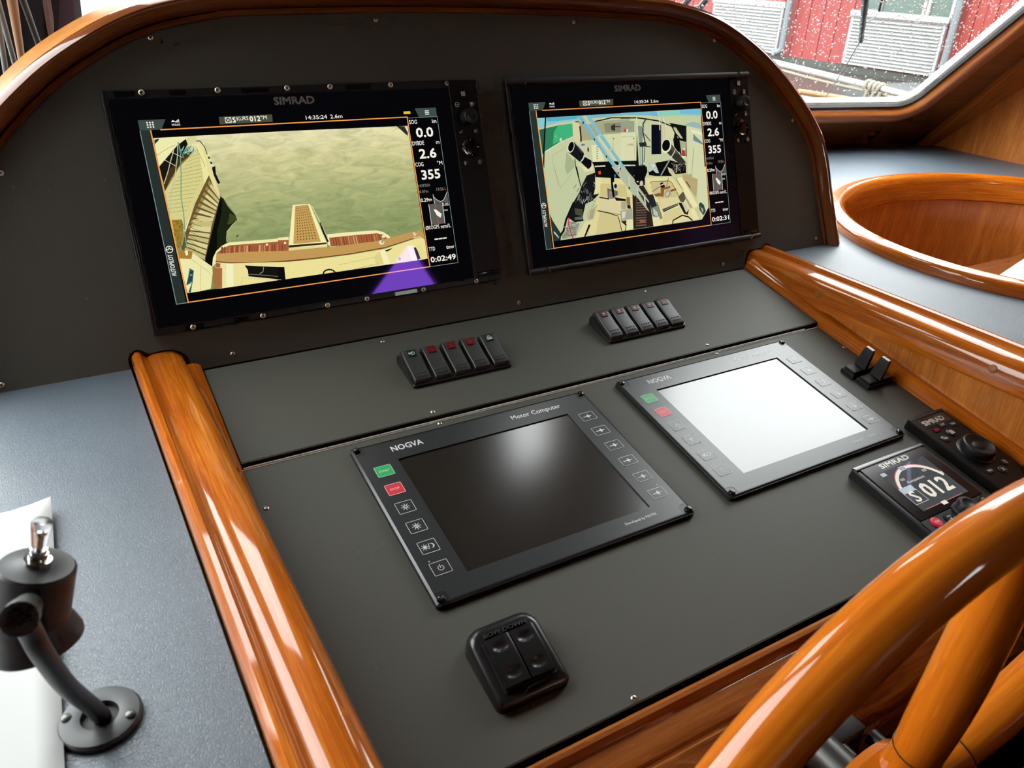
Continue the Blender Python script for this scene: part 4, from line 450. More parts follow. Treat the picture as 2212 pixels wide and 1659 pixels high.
ring_sweep(window_outline(0), [(.0, .022 * o_), (.001, -.004 * o_), (.006, -.010 * o_), (.018, -.013 * o_), (.030, -.012 * o_), (.036, -.006 * o_), (.037, .020 * o_)]).out('frame_moulding', 'moulding_wood', win, 50)
ring_sweep(window_outline(-.0), [(.001, .019 * o_), (-.010, .0205 * o_), (-.012, .0225 * o_), (-.007, .040 * o_), (.02, .042 * o_), (.02, .02 * o_)]).out('outer_frame', 'gasket_white', win, 50)
ring_sweep(window_outline(.004), [(-.006, .016 * o_), (-.005, .0090 * o_), (.0, .0085 * o_), (.003, .015 * o_)]).out('gasket', 'gasket_black', win, 50)
g = G(); g.poly(window_outline(.010), .016 * o_, .020 * o_); g.out('pane', 'window_glass', win)
# slanting corner post
g = G()
prof = [(-.035, .01), (-.030, -.010), (.000, -.018), (.040, -.030), (.046, -.034), (.052, -.036), (.060, -.034), (.110, .030), (.11, .05), (-.035, .05)]
g.sweep([(a, -b_ * -o_) for a, b_ in prof], [Vector((0, t, 0)) for t in (-.06, .4, .9, HV)], [X] * 4, [Zv] * 4, pclosed=True, caps=True)
post = g.out('corner_post', 'post_wood', win, 30)
screw(post, -.056, .118, -.0145 if o_ > 0 else .0145, .005, 'brass_steel', 'post_plug') if False else None
# rain drops on the outside of the pane
g = G(); rnd = random.Random(3)
def drop(x, y, r):
    k = 8; vs_ = [(x + r * math.cos(2 * math.pi * i / k), y + r * 1.1 * math.sin(2 * math.pi * i / k), .0202 * o_) for i in range(k)]
    vs_ += [(x + r * .72 * math.cos(2 * math.pi * i / k), y + r * .8 * math.sin(2 * math.pi * i / k), (.0202 + r * .42) * o_) for i in range(k)] + [(x, y, (.0202 + r * .62) * o_)]
    g.add(vs_, [(i, (i + 1) % k, k + (i + 1) % k, k + i) for i in range(k)] + [(k + i, k + (i + 1) % k, 2 * k) for i in range(k)])
for i in range(9000):
    x = rnd.uniform(-1.20, -.20); y = .17 + .62 * rnd.random() ** .8
    if y > .17 and rnd.random() < .45 + 1.3 * max(0, y - .22): drop(x, y, rnd.choice((.001, .0012, .0013, .0015, .0017, .002, .0025)))
dr = g.out('rain_drops', 'water_drop', win, 70); dr['kind'] = 'stuff'
# centre facet
vC = Vector((0, -.695, .719)).normalized(); FC = frame((0, 1.065, DECK), X, vC, X.cross(vC)); oc = 1 if X.cross(vC).y > 0 else -1
wc = empty('window_3', FC); struct(wc, 'bright central windscreen behind the instrument hood')
g = G(); g.holed([(-.390, -.08), (.640, -.08), (.640, 1.38), (-.325, 1.38), (-.325, .3)], [G.rrect(-.270, .535, .12, .905, .05)], 0, .035 * oc); g.out('window_frame', 'dark_wood', wc, None, 0)
g = G(); g.poly(G.rrect(-.280, .545, .11, .915, .05), .014 * oc, .018 * oc); g.out('pane', 'window_glass', wc)
g = G(); g.box(-.3170, -.3060, .0, 1.30, min(0, -.022 * oc), max(0, -.022 * oc), .002); g.out('mullion', 'moulding_wood', wc, 40, 1)
g = G(); g.box(-.3055, -.2790, .0, 1.30, min(0, -.006 * oc), max(0, -.006 * oc), .001); g.out('mullion_cover', 'maroon', wc, 40)
# left facet
eL = Vector((.984, .179, 0)).normalized(); vL = Vector((0, -.70, .714)).normalized(); vL = (vL - eL * vL.dot(eL)).normalized(); FL = frame((-.385, 1.050, DECK), eL, vL, eL.cross(vL)); ol = 1 if eL.cross(vL).y > 0 else -1
wl = empty('window_4', FL); struct(wl, 'left windscreen facet')
g = G(); g.holed([(-1.26, -.05), (0, -.05), (0, HV), (-1.26, HV)], [G.rrect(-1.20, -.03, .15, 1.2, .05)], 0, .035 * ol); g.out('window_frame', 'dark_wood', wl, None, 0)
g = G(); g.poly(G.rrect(-1.21, -.02, .14, 1.21, .05), .014 * ol, .018 * ol); g.out('pane', 'window_glass', wl)
# dark pleated curtain beside the mullion
g = G(); rows = []
for k in range(2):
    rows.append([(-.125 + .150 * i / 36, (.02, 1.2)[k], (-.016 - .005 * math.sin(i * .9)) * ol) for i in range(37)])
g.rings(rows, False, False, closed=False); g.rings([[(x, y, z - .0015 * ol) for x, y, z in r] for r in rows], False, False, closed=False)
tag(g.out('curtain', 'curtain_brown', None, 60, mw=FL), 'dark brown curtain hanging left of the wooden mullion', 'curtain')
# unseen black blinds, added to darken windscreen reflections and leave a bright streak
for i, (F_, o1, a, b_) in enumerate(((FC, oc, -.030, .405), (FR, OUT, -1.200, -.985))):
    r0 = empty('reflection_blocker', F_ @ T((0, 0, -.016 * o1)))
    g = G(); g.box(a, b_, .62, 1.22, min(0, -.003 * o1), max(0, -.003 * o1)); g.out('blocker_sheet', 'blocker_black', r0)
    g = G(); g.tube([(a, 1.235, -.012 * o1), (b_, 1.235, -.012 * o1)], .014, 10); g.out('roller', 'blocker_black', r0, 40)
    g = G(); g.tube([(a, .617, -.0015 * o1), (b_, .617, -.0015 * o1)], .004, 8); g.out('bottom_bar', 'dark_metal', r0, 40)
    tag(r0, ('wide added black blind, unseen, darkening reflections of the central windscreen', 'narrow added black blind, unseen, darkening reflections of the right windscreen')[i], 'blind', 'added unseen blinds')
# ================================================================== DECK / WORKTOP
cE, aE, bE, thE = Vector((1.25, .16)), .443, .39, R(15)
def ell(k, n=72):
    return [(cE.x + (aE - k) * math.cos(t) * math.cos(thE) - (bE - k) * math.sin(t) * math.sin(thE), cE.y + (aE - k) * math.cos(t) * math.sin(thE) + (bE - k) * math.sin(t) * math.cos(thE)) for t in [2 * math.pi * i / n for i in range(n)]]
wt = empty('dashboard_top', T((0, 0, 0)))
g = G(); g.holed([(XL, -.75), (-.3235, -.75), (-.3235, .305), (-.47, .48), (.78, .48), (.6505, .305), (.6505, -.75), (XR - .002, -.75), (XR - .002, .835), (.571, 1.060), (-.300, 1.060), (XL, .835)], [ell(.015)], DECK - .018, DECK)
bm_ = g.bm; g.out('leather_covering', 'blue_grey_leather', wt)
tag(wt, 'blue-grey leathercloth dashboard top either side of the console', 'worktop')
for (x0, x1, nm) in ((XL + .002, -.335, 'counter_front'), (.665, XR - .002, 'counter_front')):
    g = G(); g.box(x0, x1, -.74, -.72, ZF, DECK - .02, .002); tag(g.out(nm, 'veneer_wood', None, None, 2), 'veneered counter front ' + ('left of the wheel' if x0 < 0 else 'right of the wheel'), 'panel')
# round stair well with its wooden coaming
rg = empty('well_coaming', T((0, 0, 0)))
P = [Vector((x, y, DECK)) for x, y in ell(0)]; n = len(P); A = [ (Vector((p.x - cE.x, p.y - cE.y, 0))).normalized() for p in P ]
prof = [(0, -.001), (.001, .010), (-.001, .0160), (-.004, .0185), (-.014, .0190), (-.017, .0200), (-.021, .0215), (-.028, .0195), (-.034, .0130), (-.037, .003), (-.037, -.035), (-.031, -.040)]
g = G(); g.sweep(prof, P, A, [Zv] * n, closed=True); g.out('coaming_ring', 'varnished_wood', rg, 32)
g = G(); g.sweep([(-.033, -.036), (-.033, -.45)], P, A, [Zv] * n, closed=True)
for f in g.bm.faces:
    for l in f.loops: u, v_ = l[g.uvl].uv; l[g.uvl].uv = (v_, u)
g.out('well_lining', 'veneer_wood', rg, 40)
g = G(); g.poly(ell(.031), DECK - .46, DECK - .45); g.out('well_floor', 'dark_wood', rg, None, 0)
tag(rg, 'large oval well with a thick varnished wooden coaming', 'well')
g = G(); g.obox((1.36, .075, -.052), (.20, .05, 0), (-.06, .17, 0), (0, 0, .0006)); pp = g.out('paper_sheet', 'paper'); tag(pp, 'white paper lying inside the oval wooden well', 'paper')
g = G(); g.box(1.26, 1.645, .05, .31, -.075, -.0525, .003); tag(g.out('well_shelf', 'dark_wood', None, 40, 0), 'small dark shelf inside the oval well', 'shelf')
# ================================================================== CONSOLE: rails, side boards, fascia
profL = [(-.321, .045), (-.3215, .068), (-.3212, .074), (-.320, .079), (-.3165, .0826), (-.3125, .0824), (-.309, .079), (-.3068, .0757), (-.3045, .0750), (-.3025, .0766), (-.3000, .0778), (-.291, .0780), (-.2830, .0778), (-.2765, .0760), (-.2705, .0712), (-.267, .063), (-.266, .052), (-.266, .038), (-.272, .035)]
profR = [(.600, .034), (.592, .0365), (.5915, .050), (.5925, .061), (.596, .0685), (.602, .0742), (.609, .0768), (.617, .0772), (.624, .0764), (.628, .0752), (.630, .0752), (.6315, .0770), (.634, .0803), (.638, .0818), (.643, .0810), (.6465, .077), (.648, .071), (.648, .045)]
for prof, lab in ((profL, 'wide varnished wooden rail left of the switch panels'), (profR, 'varnished wooden rail right of the switch panels')):
    g = G(); ys = [.297, .1, -.1, -.3, -.5, -.74]
    g.sweep(prof, [Vector((0, y, 0)) for y in ys], [X] * 6, [Zv] * 6, caps=True, u0=(0 if prof is profL else 2.3)); o = g.out('console_rail', 'varnished_wood', None, 28); tag(o, lab, 'rail', 'console rails')
# wooden plugs on the right rail
for i, (y, z) in enumerate(((.139, .058), (-.13, .058))):
    g = G(); g.lathe([(.0055, -.001), (.0055, .0006), (.004, .0008)], n=18, rot=Quaternion((0, 1, 0), R(-90)).to_matrix(), c=(.5920, y, z)); 
    tag(g.out('wood_plug', 'moulding_wood', None, 40, 0), ('round wooden plug near the instrument hood end of the right rail', 'round wooden plug nearer the wheel in the right rail')[i], 'plug', 'rail plugs')
sb = empty('side_board', T((0, 0, 0)))
g = G(); g.box(.598, .606, -.74, .285, -.40, .040); g.out('board', 'veneer_wood', sb, None, 2)
g = G(); pth = [FB @ Vector((0, -.262, 0)), FB @ Vector((0, .1215, 0)), FM @ Vector((0, .16, -.004))]
na = [FB.to_3x3() @ Zv, FB.to_3x3() @ Zv, FM.to_3x3() @ Zv]
g.sweep([(.5825, -.008), (.5825, .008), (.5835, .013), (.587, .0165), (.592, .0180), (.599, .0182), (.599, -.008)], pth, [X] * 3, na, caps=True); g.out('moulding', 'varnished_wood', sb, 30)
tag(sb, 'vertical veneered board under the right rail with a moulding along the panels', 'board')
sl = empty('side_board', T((0, 0, 0)))
g = G(); g.box(-.282, -.272, -.74, .285, -.40, .040); g.out('board', 'veneer_wood', sl, None, 2)
g = G(); g.sweep([(-.2535, -.008), (-.2535, .006), (-.2545, .010), (-.258, .013), (-.263, .0145), (-.272, .0145), (-.272, -.008)], pth, [X] * 3, na, caps=True); g.out('moulding', 'varnished_wood', sl, 30)
tag(sl, 'vertical board under the left rail with a moulding along the panels', 'board')
fas = empty('console_fascia', FB)
g = G(); pr = [(-.2595, -.02), (-.2595, -.003), (-.2605, .0005), (-.2635, .0024), (-.2670, .0018), (-.2695, -.0008), (-.2708, -.0038), (-.2730, -.0052), (-.2760, -.0046), (-.2850, -.0068), (-.2935, -.0100), (-.2950, -.0125), (-.2980, -.0130), (-.3000, -.0112), (-.3100, -.0150), (-.3230, -.0230), (-.3330, -.0360), (-.3390, -.0550), (-.3400, -.10)]
g.sweep(pr, [Vector((x, 0, 0)) for x in (-.27, 0, .3, .60)], [Yv] * 4, [Zv] * 4); g.out('moulding', 'moulding_wood', fas, 30)
g = G(); g.box(-.27, .60, -.349, -.339, -.70, -.095); g.out('front_board', 'dark_wood', fas, None, 0)
tag(fas, 'varnished moulded fascia along the front edge of the lower panel', 'fascia')
# ================================================================== INSTRUMENT HOOD (upper panel)
hood = empty('instrument_hood', FA)
ctrl = [(.6215, .010), (.6113, .0865), (.6065, .140), (.5985, .180), (.5880, .2010), (.5720, .2240), (.5465, .2530), (.5165, .2830), (.4770, .3145), (.4240, .3455), (.3760, .3640), (.3220, .3745), (.2920, .3780), (.150, .3832), (0, .3848)]
half = catmull([(x, y, 0) for x, y in ctrl], 5)
XC = .154
arch = [Vector((XC + p.x, p.y, 0)) for p in half] + [Vector((XC - p.x, p.y, 0)) for p in reversed(half[:-1])]
na_ = len(arch); AN = []
for i in range(na_):
    t = (arch[min(i + 1, na_ - 1)] - arch[max(i - 1, 0)]).normalized(); AN.append(Vector((t.y, -t.x, 0)))
notchL = [(-.3245, .0160), (-.3245, .0270), (-.3215, .0325), (-.3165, .0355), (-.3105, .0350), (-.3060, .0315), (-.3035, .0290), (-.2900, .0305), (-.2790, .0295), (-.2705, .0255), (-.2650, .0190), (-.2630, .0100), (-.2625, .0022)]
notchR = [(.5885, .0022), (.5885, .0110), (.5905, .0190), (.5950, .0255), (.6010, .0285), (.6270, .0290), (.6300, .0315), (.6350, .0345), (.6420, .0345), (.6480, .0310), (.6505, .0250), (.6508, .0160)]
outline = [(p.x, p.y) for p in arch]            # right bottom -> over the top -> left bottom
outline[0] = (outline[0][0], .0155); outline[-1] = (outline[-1][0], .0160)
pg = outline + notchL + notchR
g = G(); g.holed(pg, [], -.006, 0)
pan = g.out('panel', 'dark_laminate', hood)
g = G(); g.holed([(p.x, p.y) for p in arch] + [(XC - .62, -.03), (XC + .62, -.03)], [], -.020, -.0075); g.out('backing_board', 'trim_wood', hood, None, 0)
ty = FA.to_3x3().inverted() @ Yv; tz = FA.to_3x3().inverted() @ Zv
g = G(); g.sweep([(-.002, -.006), (-.0005, .0030), (.0050, .0035), (.0062, .0010), (.0072, .0040), (.0095, .0110), (.0140, .0155), (.0195, .0165), (.0250, .0135), (.0282, .0070), (.0290, .0), (.029, -.006)], arch, AN, [Zv] * na_); g.out('arch_trim', 'trim_wood', hood, 38)
g = G(); rows = []
for t, dz in ((-.004, 0), (.03, 0), (.09, -.002), (.165, -.006), (.175, -.012)):
    rows.append([p + a * .0285 + ty * t + tz * dz for p, a in zip(arch, AN)])
nn = len(arch); ul = [0]
for i in range(1, nn): ul.append(ul[-1] + (arch[i] - arch[i - 1]).length)
vs_ = [p for r_ in rows for p in r_]; fs = []; fu = []; tv = (0, .034, .094, .17, .185)
for i in range(len(rows) - 1):
    for j in range(nn - 1):
        fs.append((i * nn + j, i * nn + j + 1, (i + 1) * nn + j + 1, (i + 1) * nn + j)); fu.append([(ul[j], tv[i]), (ul[j + 1], tv[i]), (ul[j + 1], tv[i + 1]), (ul[j], tv[i + 1])])
g.add(vs_, fs, uv=fu)
back = [len(vs_) - nn + j for j in range(nn)]
g.out('hood_shell', 'bleached_wood', hood, 40)
g = G(); g.holed([tuple((p + a * .027)[:2]) for p, a in zip(arch, AN)] + [(XC - .62, -.03), (XC + .62, -.03)], [], -.003, .003)
hb = g.out('back_board', 'dark_wood', hood, None, 0); hb.location = ty * .17 + tz * -.012
for (x, y) in [(-.4422, .0235), (-.3985, .2286), (-.236, .3551), (.0183, .3749), (.305, .3745), (.5603, .3506), (.7188, .2256), (.7578, .0289), (-.2172, .0126), (.1631, .0117), (.5407, .0136)]:
    screw(hood, x, y, 0)
tag(hood, 'dark arched instrument panel with a varnished wooden hood around it', 'instrument panel')
# ================================================================== SWITCH PANEL (middle) and LOWER PANEL
mp = empty('rocker_switch_board', FM)
g = G(); g.rr(-.2525, .5830, .0003, .1575, -.005, 0, .002, .0006); g.out('panel', 'dark_laminate', mp)
g = G(); g.box(-.2525, .5830, -.0006, .0006, -.0075, -.0004); g.out('edge_band', 'dark_recess', mp)
for (x, y) in [(-.0405, .0068), (.3706, .008), (-.0434, .1479), (.3686, .1488)]: screw(mp, x, y, 0)
tag(mp, 'narrow dark panel carrying the two rows of rocker switches', 'switch panel')
lp = empty('lower_panel', FB)
g = G(); g.rr(-.2525, .5825, -.2540, .1185, -.004, 0, .002, .0006); g.out('panel', 'dark_laminate', lp)
g = G(); g.box(-.2525, .5825, -.2546, -.2534, -.0075, -.0004); g.out('edge_band', 'dark_recess', lp)
g = G(); g.box(-.2525, .583, .1187, .1199, -.004, .0002); hl = g.out('hinge_leaf', 'hinge_silver', lp)
L = .0288; x = -.2515; kn = None
while x + L < .5835:
    if kn is None:
        g = G(); g.tube([(.0004, 0, 0), (L - .0004, 0, 0)], .0012, 8); kn = g.out('hinge_knuckle', 'hinge_silver', lp, 40); kn.location = (x, .1207, .0006)
    else:
        o = bpy.data.objects.new('hinge_knuckle', kn.data); C.objects.link(o); o.parent = lp; o.location = (x, .1207, .0006)
    x += L
for (x, y) in [(-.2487 + .003, .0617), (-.0375, -.2495), (-.0382, .116), (.3776, .1166), (.578, .065), (-.2445, -.1983)]: screw(lp, x, y, 0)
tag(lp, 'large dark sloping panel with a piano hinge along its top edge', 'instrument panel')
g = G(); g.box(-.3240, -.3205, -.74, .29, DECK - .03, DECK - .012); tag(g.out('seam_shade_strip', 'dark_recess'), 'added black strip standing for shade in the seam between the left leather top and the left rail', 'seam')  # black filler paints the shade inside the open seam
g = G(); g.box(.6470, .6510, -.74, .29, DECK - .03, DECK - .012); tag(g.out('seam_shade_strip', 'dark_recess'), 'added black strip standing for shade in the seam between the right leather top and the right rail', 'seam')  # same painted shade for the seam on the right
g = G(); g.box(-.2565, .589, -.2620, .16, -.05, -.0085); cb = g.out('gap_shade_tray', 'dark_recess', None, mw=FB); tag(cb, 'added black tray under the sloping panels, standing for the shade in the gaps', 'tray')  # added box: stops light leaks and blackens the shaded gaps
# ================================================================== MULTIFUNCTION DISPLAYS
def art_mesh(parent, data, z0, name):
    polys = []
    for it in data.split('|'):
        c, p = it.split(':'); polys.append((srgb(c), [tuple(int(q) / 10000 for q in a.split(',')) for a in p.split()]))
    vs_, fs, cols, boxes = [], [], [], []
    for c, P in polys:
        x0, x1 = min(p[0] for p in P), max(p[0] for p in P); y0, y1 = min(p[1] for p in P), max(p[1] for p in P); lay = 0
        for (a0, a1, b0, b1, l_) in boxes:
            if l_ >= lay and x0 < a1 and x1 > a0 and y0 < b1 and y1 > b0: lay = l_ + 1
        boxes.append((x0, x1, y0, y1, lay)); k = len(vs_); z = z0 + lay * 9e-6
        vs_ += [(x, y, z) for x, y in P]; 
        tr = tessellate_polygon([[Vector((x, y, 0)) for x, y in P]])
        for t in tr:
            a, b_, d = [Vector((*P[i], 0)) for i in t]
            t = tuple(k + i for i in t); fs.append(t if (b_ - a).cross(d - a).z > 0 else t[::-1]); cols.append(c)
    me = bpy.data.meshes.new(name); me.from_pydata(vs_, [], fs); at = me.color_attributes.new('Col', 'FLOAT_COLOR', 'CORNER')
    buf = []
    for c in cols: buf += [c[0], c[1], c[2], 1] * 3
    at.data.foreach_set('color', buf); me.materials.append(MATS['screen_art'])
    o = bpy.data.objects.new(name, me); C.objects.link(o); o.parent = parent; o['kind'] = 'stuff'; return max(b_[4] for b_ in boxes)
def grad_mesh(parent, name, x0, x1, y0, y1, z, rows, mat):
    vs_, fs, cols = [], [], []; n = len(rows); k = 6
    for i in range(n):
        for j in range(k + 1): vs_.append((x0 + (x1 - x0) * j / k, y0 + (y1 - y0) * i / (n - 1), z))
    for i in range(n - 1):
        for j in range(k):
            a = i * (k + 1) + j; fs.append((a, a + 1, a + k + 2, a + k + 1)); lo, hi = srgb(rows[i]), srgb(rows[i + 1]); cols += [(*lo, 1), (*lo, 1), (*hi, 1), (*hi, 1)]
    me = bpy.data.meshes.new(name); me.from_pydata(vs_, [], fs); at = me.color_attributes.new('Col', 'FLOAT_COLOR', 'CORNER')
    at.data.foreach_set('color', [q for c in cols for q in c]); me.materials.append(MATS[mat])
    o = bpy.data.objects.new(name, me); C.objects.link(o); o.parent = parent; return o
def mfd(cx_, cy_, trim, data, timer, label):
    root = empty('multifunction_display', FA @ T((cx_, cy_, 0)))
    H0 = .0078
    g = G(); g.rr(-.2005, .2340, -.1270, .1285, 0, H0, .003, .0012); g.out('housing', 'satin_black', root, 30)
    g = G(); g.box(-.2000, -.1975, -.1265, .1280, H0 - .0005, H0 + .0004, .0003); g.box(-.1960, -.1952, -.121, .119, H0 - .0005, H0 + .0006, .0002); g.out('side_edge', 'bezel_edge', root, 40)
    g = G(); g.rr(-.1940, .1915, -.1190, .1190, H0, H0 + .0010, .001, .0003); gl = g.out('glass', 'screen_black', root)
    Z = H0 + .00105
    # key column
    kc = G(); kc.rr(.1930, .2325, -.1190, .1275, H0 - .002, H0 + .0012, .0015, .0006); kc = kc.out('key_panel', 'key_black', root, 30)
    zk = H0 + .0012
    g = G(); g.line([(.1945, -.0895), (.2310, -.0895)], .0004, zk + .0001); g.line([(.1945, -.1105), (.2310, -.1105)], .0004, zk + .0001); g.box(.1975, .2290, -.1170, -.1120, zk - .001, zk + .0004, .0004); g.out('card_door', 'gloss_black', kc, 40)
    for nm, x, y, r_ in (('grid', .2115, .1111, .0052), ('pilot', .2010, .0981, .0048), ('menu', .2218, .0979, .0048), ('check', .2012, .0650, .0046), ('cross', .2220, .0649, .0046), ('pin', .2013, .0263, .0046), ('power', .2221, .0262, .0046)):
        g = G(); g.lathe([(r_, 0), (r_, .0006), (r_ * .85, .0010)], (x, y, zk - .0003), 18); k = g.out('key', 'key_black', kc, 40)
        g = G(); z = zk + .0008
        if nm == 'grid':
            for i in (-1, 0, 1):
                for j in (-1, 0, 1): g.box(x + i * .0019 - .0007, x + i * .0019 + .0007, y + j * .0019 - .0007, y + j * .0019 + .0007, z, z + .0001)
        elif nm == 'pilot': g.arc(x, y, .0027, .0007, z, 0, 360, 16); g.line([(x - .0026, y), (x + .0026, y)], .0006, z); g.line([(x, y), (x, y - .0026)], .0006, z)
        elif nm == 'menu':
            for j in (-1, -.33, .33, 1): g.line([(x - .0017, y + j * .0022), (x + .0017, y + j * .0022)], .0008, z)
        elif nm == 'check': g.line([(x - .0018, y - .0002), (x - .0006, y - .0016), (x + .0019, y + .0018)], .0008, z)
        elif nm == 'cross': g.line([(x - .0016, y - .0016), (x + .0016, y + .0016)], .0009, z); g.line([(x - .0016, y + .0016), (x + .0016, y - .0016)], .0009, z)
        elif nm == 'pin': g.arc(x, y + .0006, .0014, .0008, z, 0, 360, 12); g.poly([(x - .0019, y + .0002), (x, y - .0030), (x + .0019, y + .0002)], z)
        else: g.arc(x, y, .0020, .0007, z, -230, 50, 14); g.line([(x, y + .0004), (x, y + .0028)], .0007, z)
        g.out('key_icon', 'print_white', k)
    g = G(); g.lathe([(.0105, 0), (.0105, .004), (.0098, .0055), (.0098, .011), (.0088, .0128), (.006, .0132), (.0045, .0124)], (.2133, .0822, zk - .0003), 26); g.out('rotary_knob', 'satin_black', kc, 35)
    g = G()
    for a in (130, 50, -50, -130): g.line([(.2133 + .0125 * math.cos(R(a)), .0822 + .0125 * math.sin(R(a))), (.2133 + .0185 * math.cos(R(a)), .0822 + .0165 * math.sin(R(a)))], .0006, zk + .0001)
    g.out('key_groove', 'bezel_edge', kc)
    g = G(); g.lathe([(.0125, 0), (.0125, .0012), (.0112, .0026), (.0088, .0012), (.0078, .0014)], (.2123, .0450, zk - .0003), 28); d = g.out('arrow_pad', 'gloss_black', kc, 35)
    g = G()
    for a in (0, 90, 180, 270): x, y = .2123 + .0098 * math.cos(R(a)), .0450 + .0098 * math.sin(R(a)); g.line([(x - .0009 * math.cos(R(a)), y - .0009 * math.sin(R(a))), (x + .0009 * math.cos(R(a)), y + .0009 * math.sin(R(a)))], .0006, zk + .0021)
    g.out('arrow_mark', 'print_white', d)
    # maker's lettering
    g = G(); g.text('SIMRAD', -.0035, .1070, Z + .0001, .0078, .046, .045, 'C'); g.out('logo', 'print_grey', gl)
    # screen picture
    scr = empty('screen', Matrix()); scr.parent = root
    g = G(); g.rr(-.1715, .1715, -.0968, .0968, Z - .0002, Z, .0004); g.out('backlight', 'screen_black', scr)
    if data is ART_L: grad_mesh(scr, 'camera_picture_water', -.1597, .1302, -.0858, .0783, Z + .00004, ['7c8a54', '879560', '8f9b66', 'a2aa74', 'bcbd86', 'd2cd98', 'e6e0b2'], 'screen_water')
    else: grad_mesh(scr, 'camera_picture_ground', -.1597, .1300, -.0868, .0772, Z + .00004, ['0a0a0a'] * 3, 'screen_art')
    nl = art_mesh(scr, data, Z + .00007, 'camera_picture')
    z = Z + .0001 + nl * 9e-6 + .00003
    # black masks that frame the picture, then the chart furniture
    g = G(); g.poly([(-.171, .0775), (.1308, .0772), (.1308, .0965), (-.171, .0965)], z) if data is ART_R else g.poly([(-.171, .0784), (-.02, .0778), (.1308, .0760), (.1308, .0965), (-.171, .0965)], z)
    g.poly([(-.171, -.0965), (.1315, -.0965), (.1315, -.0862), (-.157, -.0862), (-.171, -.0862)], z) if data is ART_L else g.poly([(-.171, -.0965), (.1315, -.0965), (.1315, -.0866), (-.157, -.0866), (-.171, -.0866)], z)
    if data is ART_R: g.poly([(.118, -.0866), (.1315, -.0866), (.1315, -.0700)], z)
    g.poly([(-.1712, -.0965), (-.1605, -.0965), (-.1605, .0965), (-.1712, .0965)], z); g.poly([(.1308, -.0965), (.1715, -.0965), (.1715, .0965), (.1308, .0965)], z); g.out('picture_mask', 'screen_black', scr)
    z += .00004
    g = G(); g.poly([(-.1712, -.0965), (-.1612, -.0965), (-.1612, .0866), (-.1712, .0866)], z); g.out('side_bar', 'screen_tab', scr)
    g = G(); g.poly([(-.1712, .0968), (-.1440, .0968), (-.1500, .0864), (-.1712, .0866)], z + .00001); g.poly([(.1426, .0960), (.1712, .0960), (.1712, .0850), (.1470, .0850)], z); g.out('corner_tab', 'screen_teal', scr)
    g = G(); g.poly([(-.0895, .0966), (-.0316, .0966), (-.0323, .0886), (-.0900, .0886)], z); g.out('course_tab', 'screen_olive', scr)
    z += .00004
    g = G(); g.line([(-.1506, .0863), (.1310, .0863), (.1313, -.0962), (-.1590, -.0960), (-.1608, .0860)], .0012, z); g.out('picture_border', 'screen_orange', scr)
    g = G(); g.line([(.1312, -.0963), (.1712, -.0963), (.1712, .0850)], .0005, z); g.line([(-.1712, .0860), (-.1712, -.0962), (-.1595, -.0962)], .0006, z); g.line([(.132, .0851), (.171, .0851)], .0004, z); g.out('panel_border', 'screen_line', scr)
    g = G()
    for i in (-1, 0, 1):
        for j in (-1, 0, 1): g.disc(-.1600 + i * .0027, .0917 + j * .0023, .0009, z, 8)
    for j in (-1, 0, 1): g.line([(.1560, .0905 + j * .0020), (.1606, .0905 + j * .0020)], .0010, z)
    g.text('WAAS', -.1390, .0895, z, .0022, .0085, .01); g.poly([(-.139, .0935), (-.1352, .0935), (-.1352, .0945), (-.1375, .0955)], z)
    for i in range(4): g.line([(-.1345 + i * .0011, .0932), (-.1345 + i * .0011, .0940 + i * .0006)], .0007, z)
    g.line([(-.0832, .0902), (-.0772, .0902), (-.0772, .0955), (-.0832, .0955)], .0006, z, closed=True); g.line([(-.0832, .0902), (-.0772, .0955)], .0005, z); g.line([(-.0832, .0955), (-.0772, .0902)], .0005, z)
    g.text('S', -.0755, .0900, z, .0054, None, .03); g.text('KURS', -.0710, .0918, z, .0040, .0125, .005); g.text('012', -.0570, .0903, z, .0052, .0115, .03); g.text('\u00b0M', -.0450, .0918, z, .0040, .0070, .005)
    g.text('14:35:24', .0060, .0892, z, .0042, .0250, .008); g.text('2.6m', .0350, .0891, z, .0042, .0145, .008)
    for y, a, b_, v_ in ((.0778, 'SOG', 'kn', '0.0'), (.0524, 'DYBDE', 'm', '2.6'), (.0270, 'COG', '\u00b0M', '355')):
        g.text(a, .1325, y, z, .0048, {'SOG': .0105, 'DYBDE': .0158, 'COG': .0108}[a], .008); g.text(b_, .1692, y, z, .0046, None, .005, 'R'); g.text(v_, .1512, y - .0160, z, .0108, .0225 if v_ != '355' else .0250, .028, 'C')
    g.text('0.29m', .1325, -.0160, z, .0042, .0150, .015)
    g.text('0.05', .1612, -.0235, z, .0032, .0085, .005); g.text('nm', .1612, -.0300, z, .0026, .0060, .005)
    g.text('\u00d8KOGPS', .1334, -.0505, z, .0046, .0190, .008); g.text('nm/L', .1545, -.0508, z, .0046, .0142, .008)
    for i in range(3): g.line([(.1440 + i * .0058, -.0634), (.1478 + i * .0058, -.0634)], .0016, z)
    g.text('TTD', .1335, -.0770, z, .0048, .0085, .008); g.text('timer', .1692, -.0772, z, .0044, .0115, .005, 'R'); g.text(timer, .1515, -.0912, z, .0064, .0350, .026, 'C')
    g.line([(.1424, -.0198), (.1422, -.0450)], .0006, z); g.line([(.1614, -.0198), (.1608, -.0452)], .0006, z); g.poly([(.1478, -.0265), (.1510, -.0268), (.1580, -.0330), (.1560, -.0378), (.1515, -.0345)], z + .00004)
    g.line([(.1502, -.0085), (.1506, -.0195)], .0006, z); g.line([(.1504, -.0110), (.1540, -.0150), (.1590, -.0180), (.1640, -.0160), (.1700, -.0070)], .0005, z)
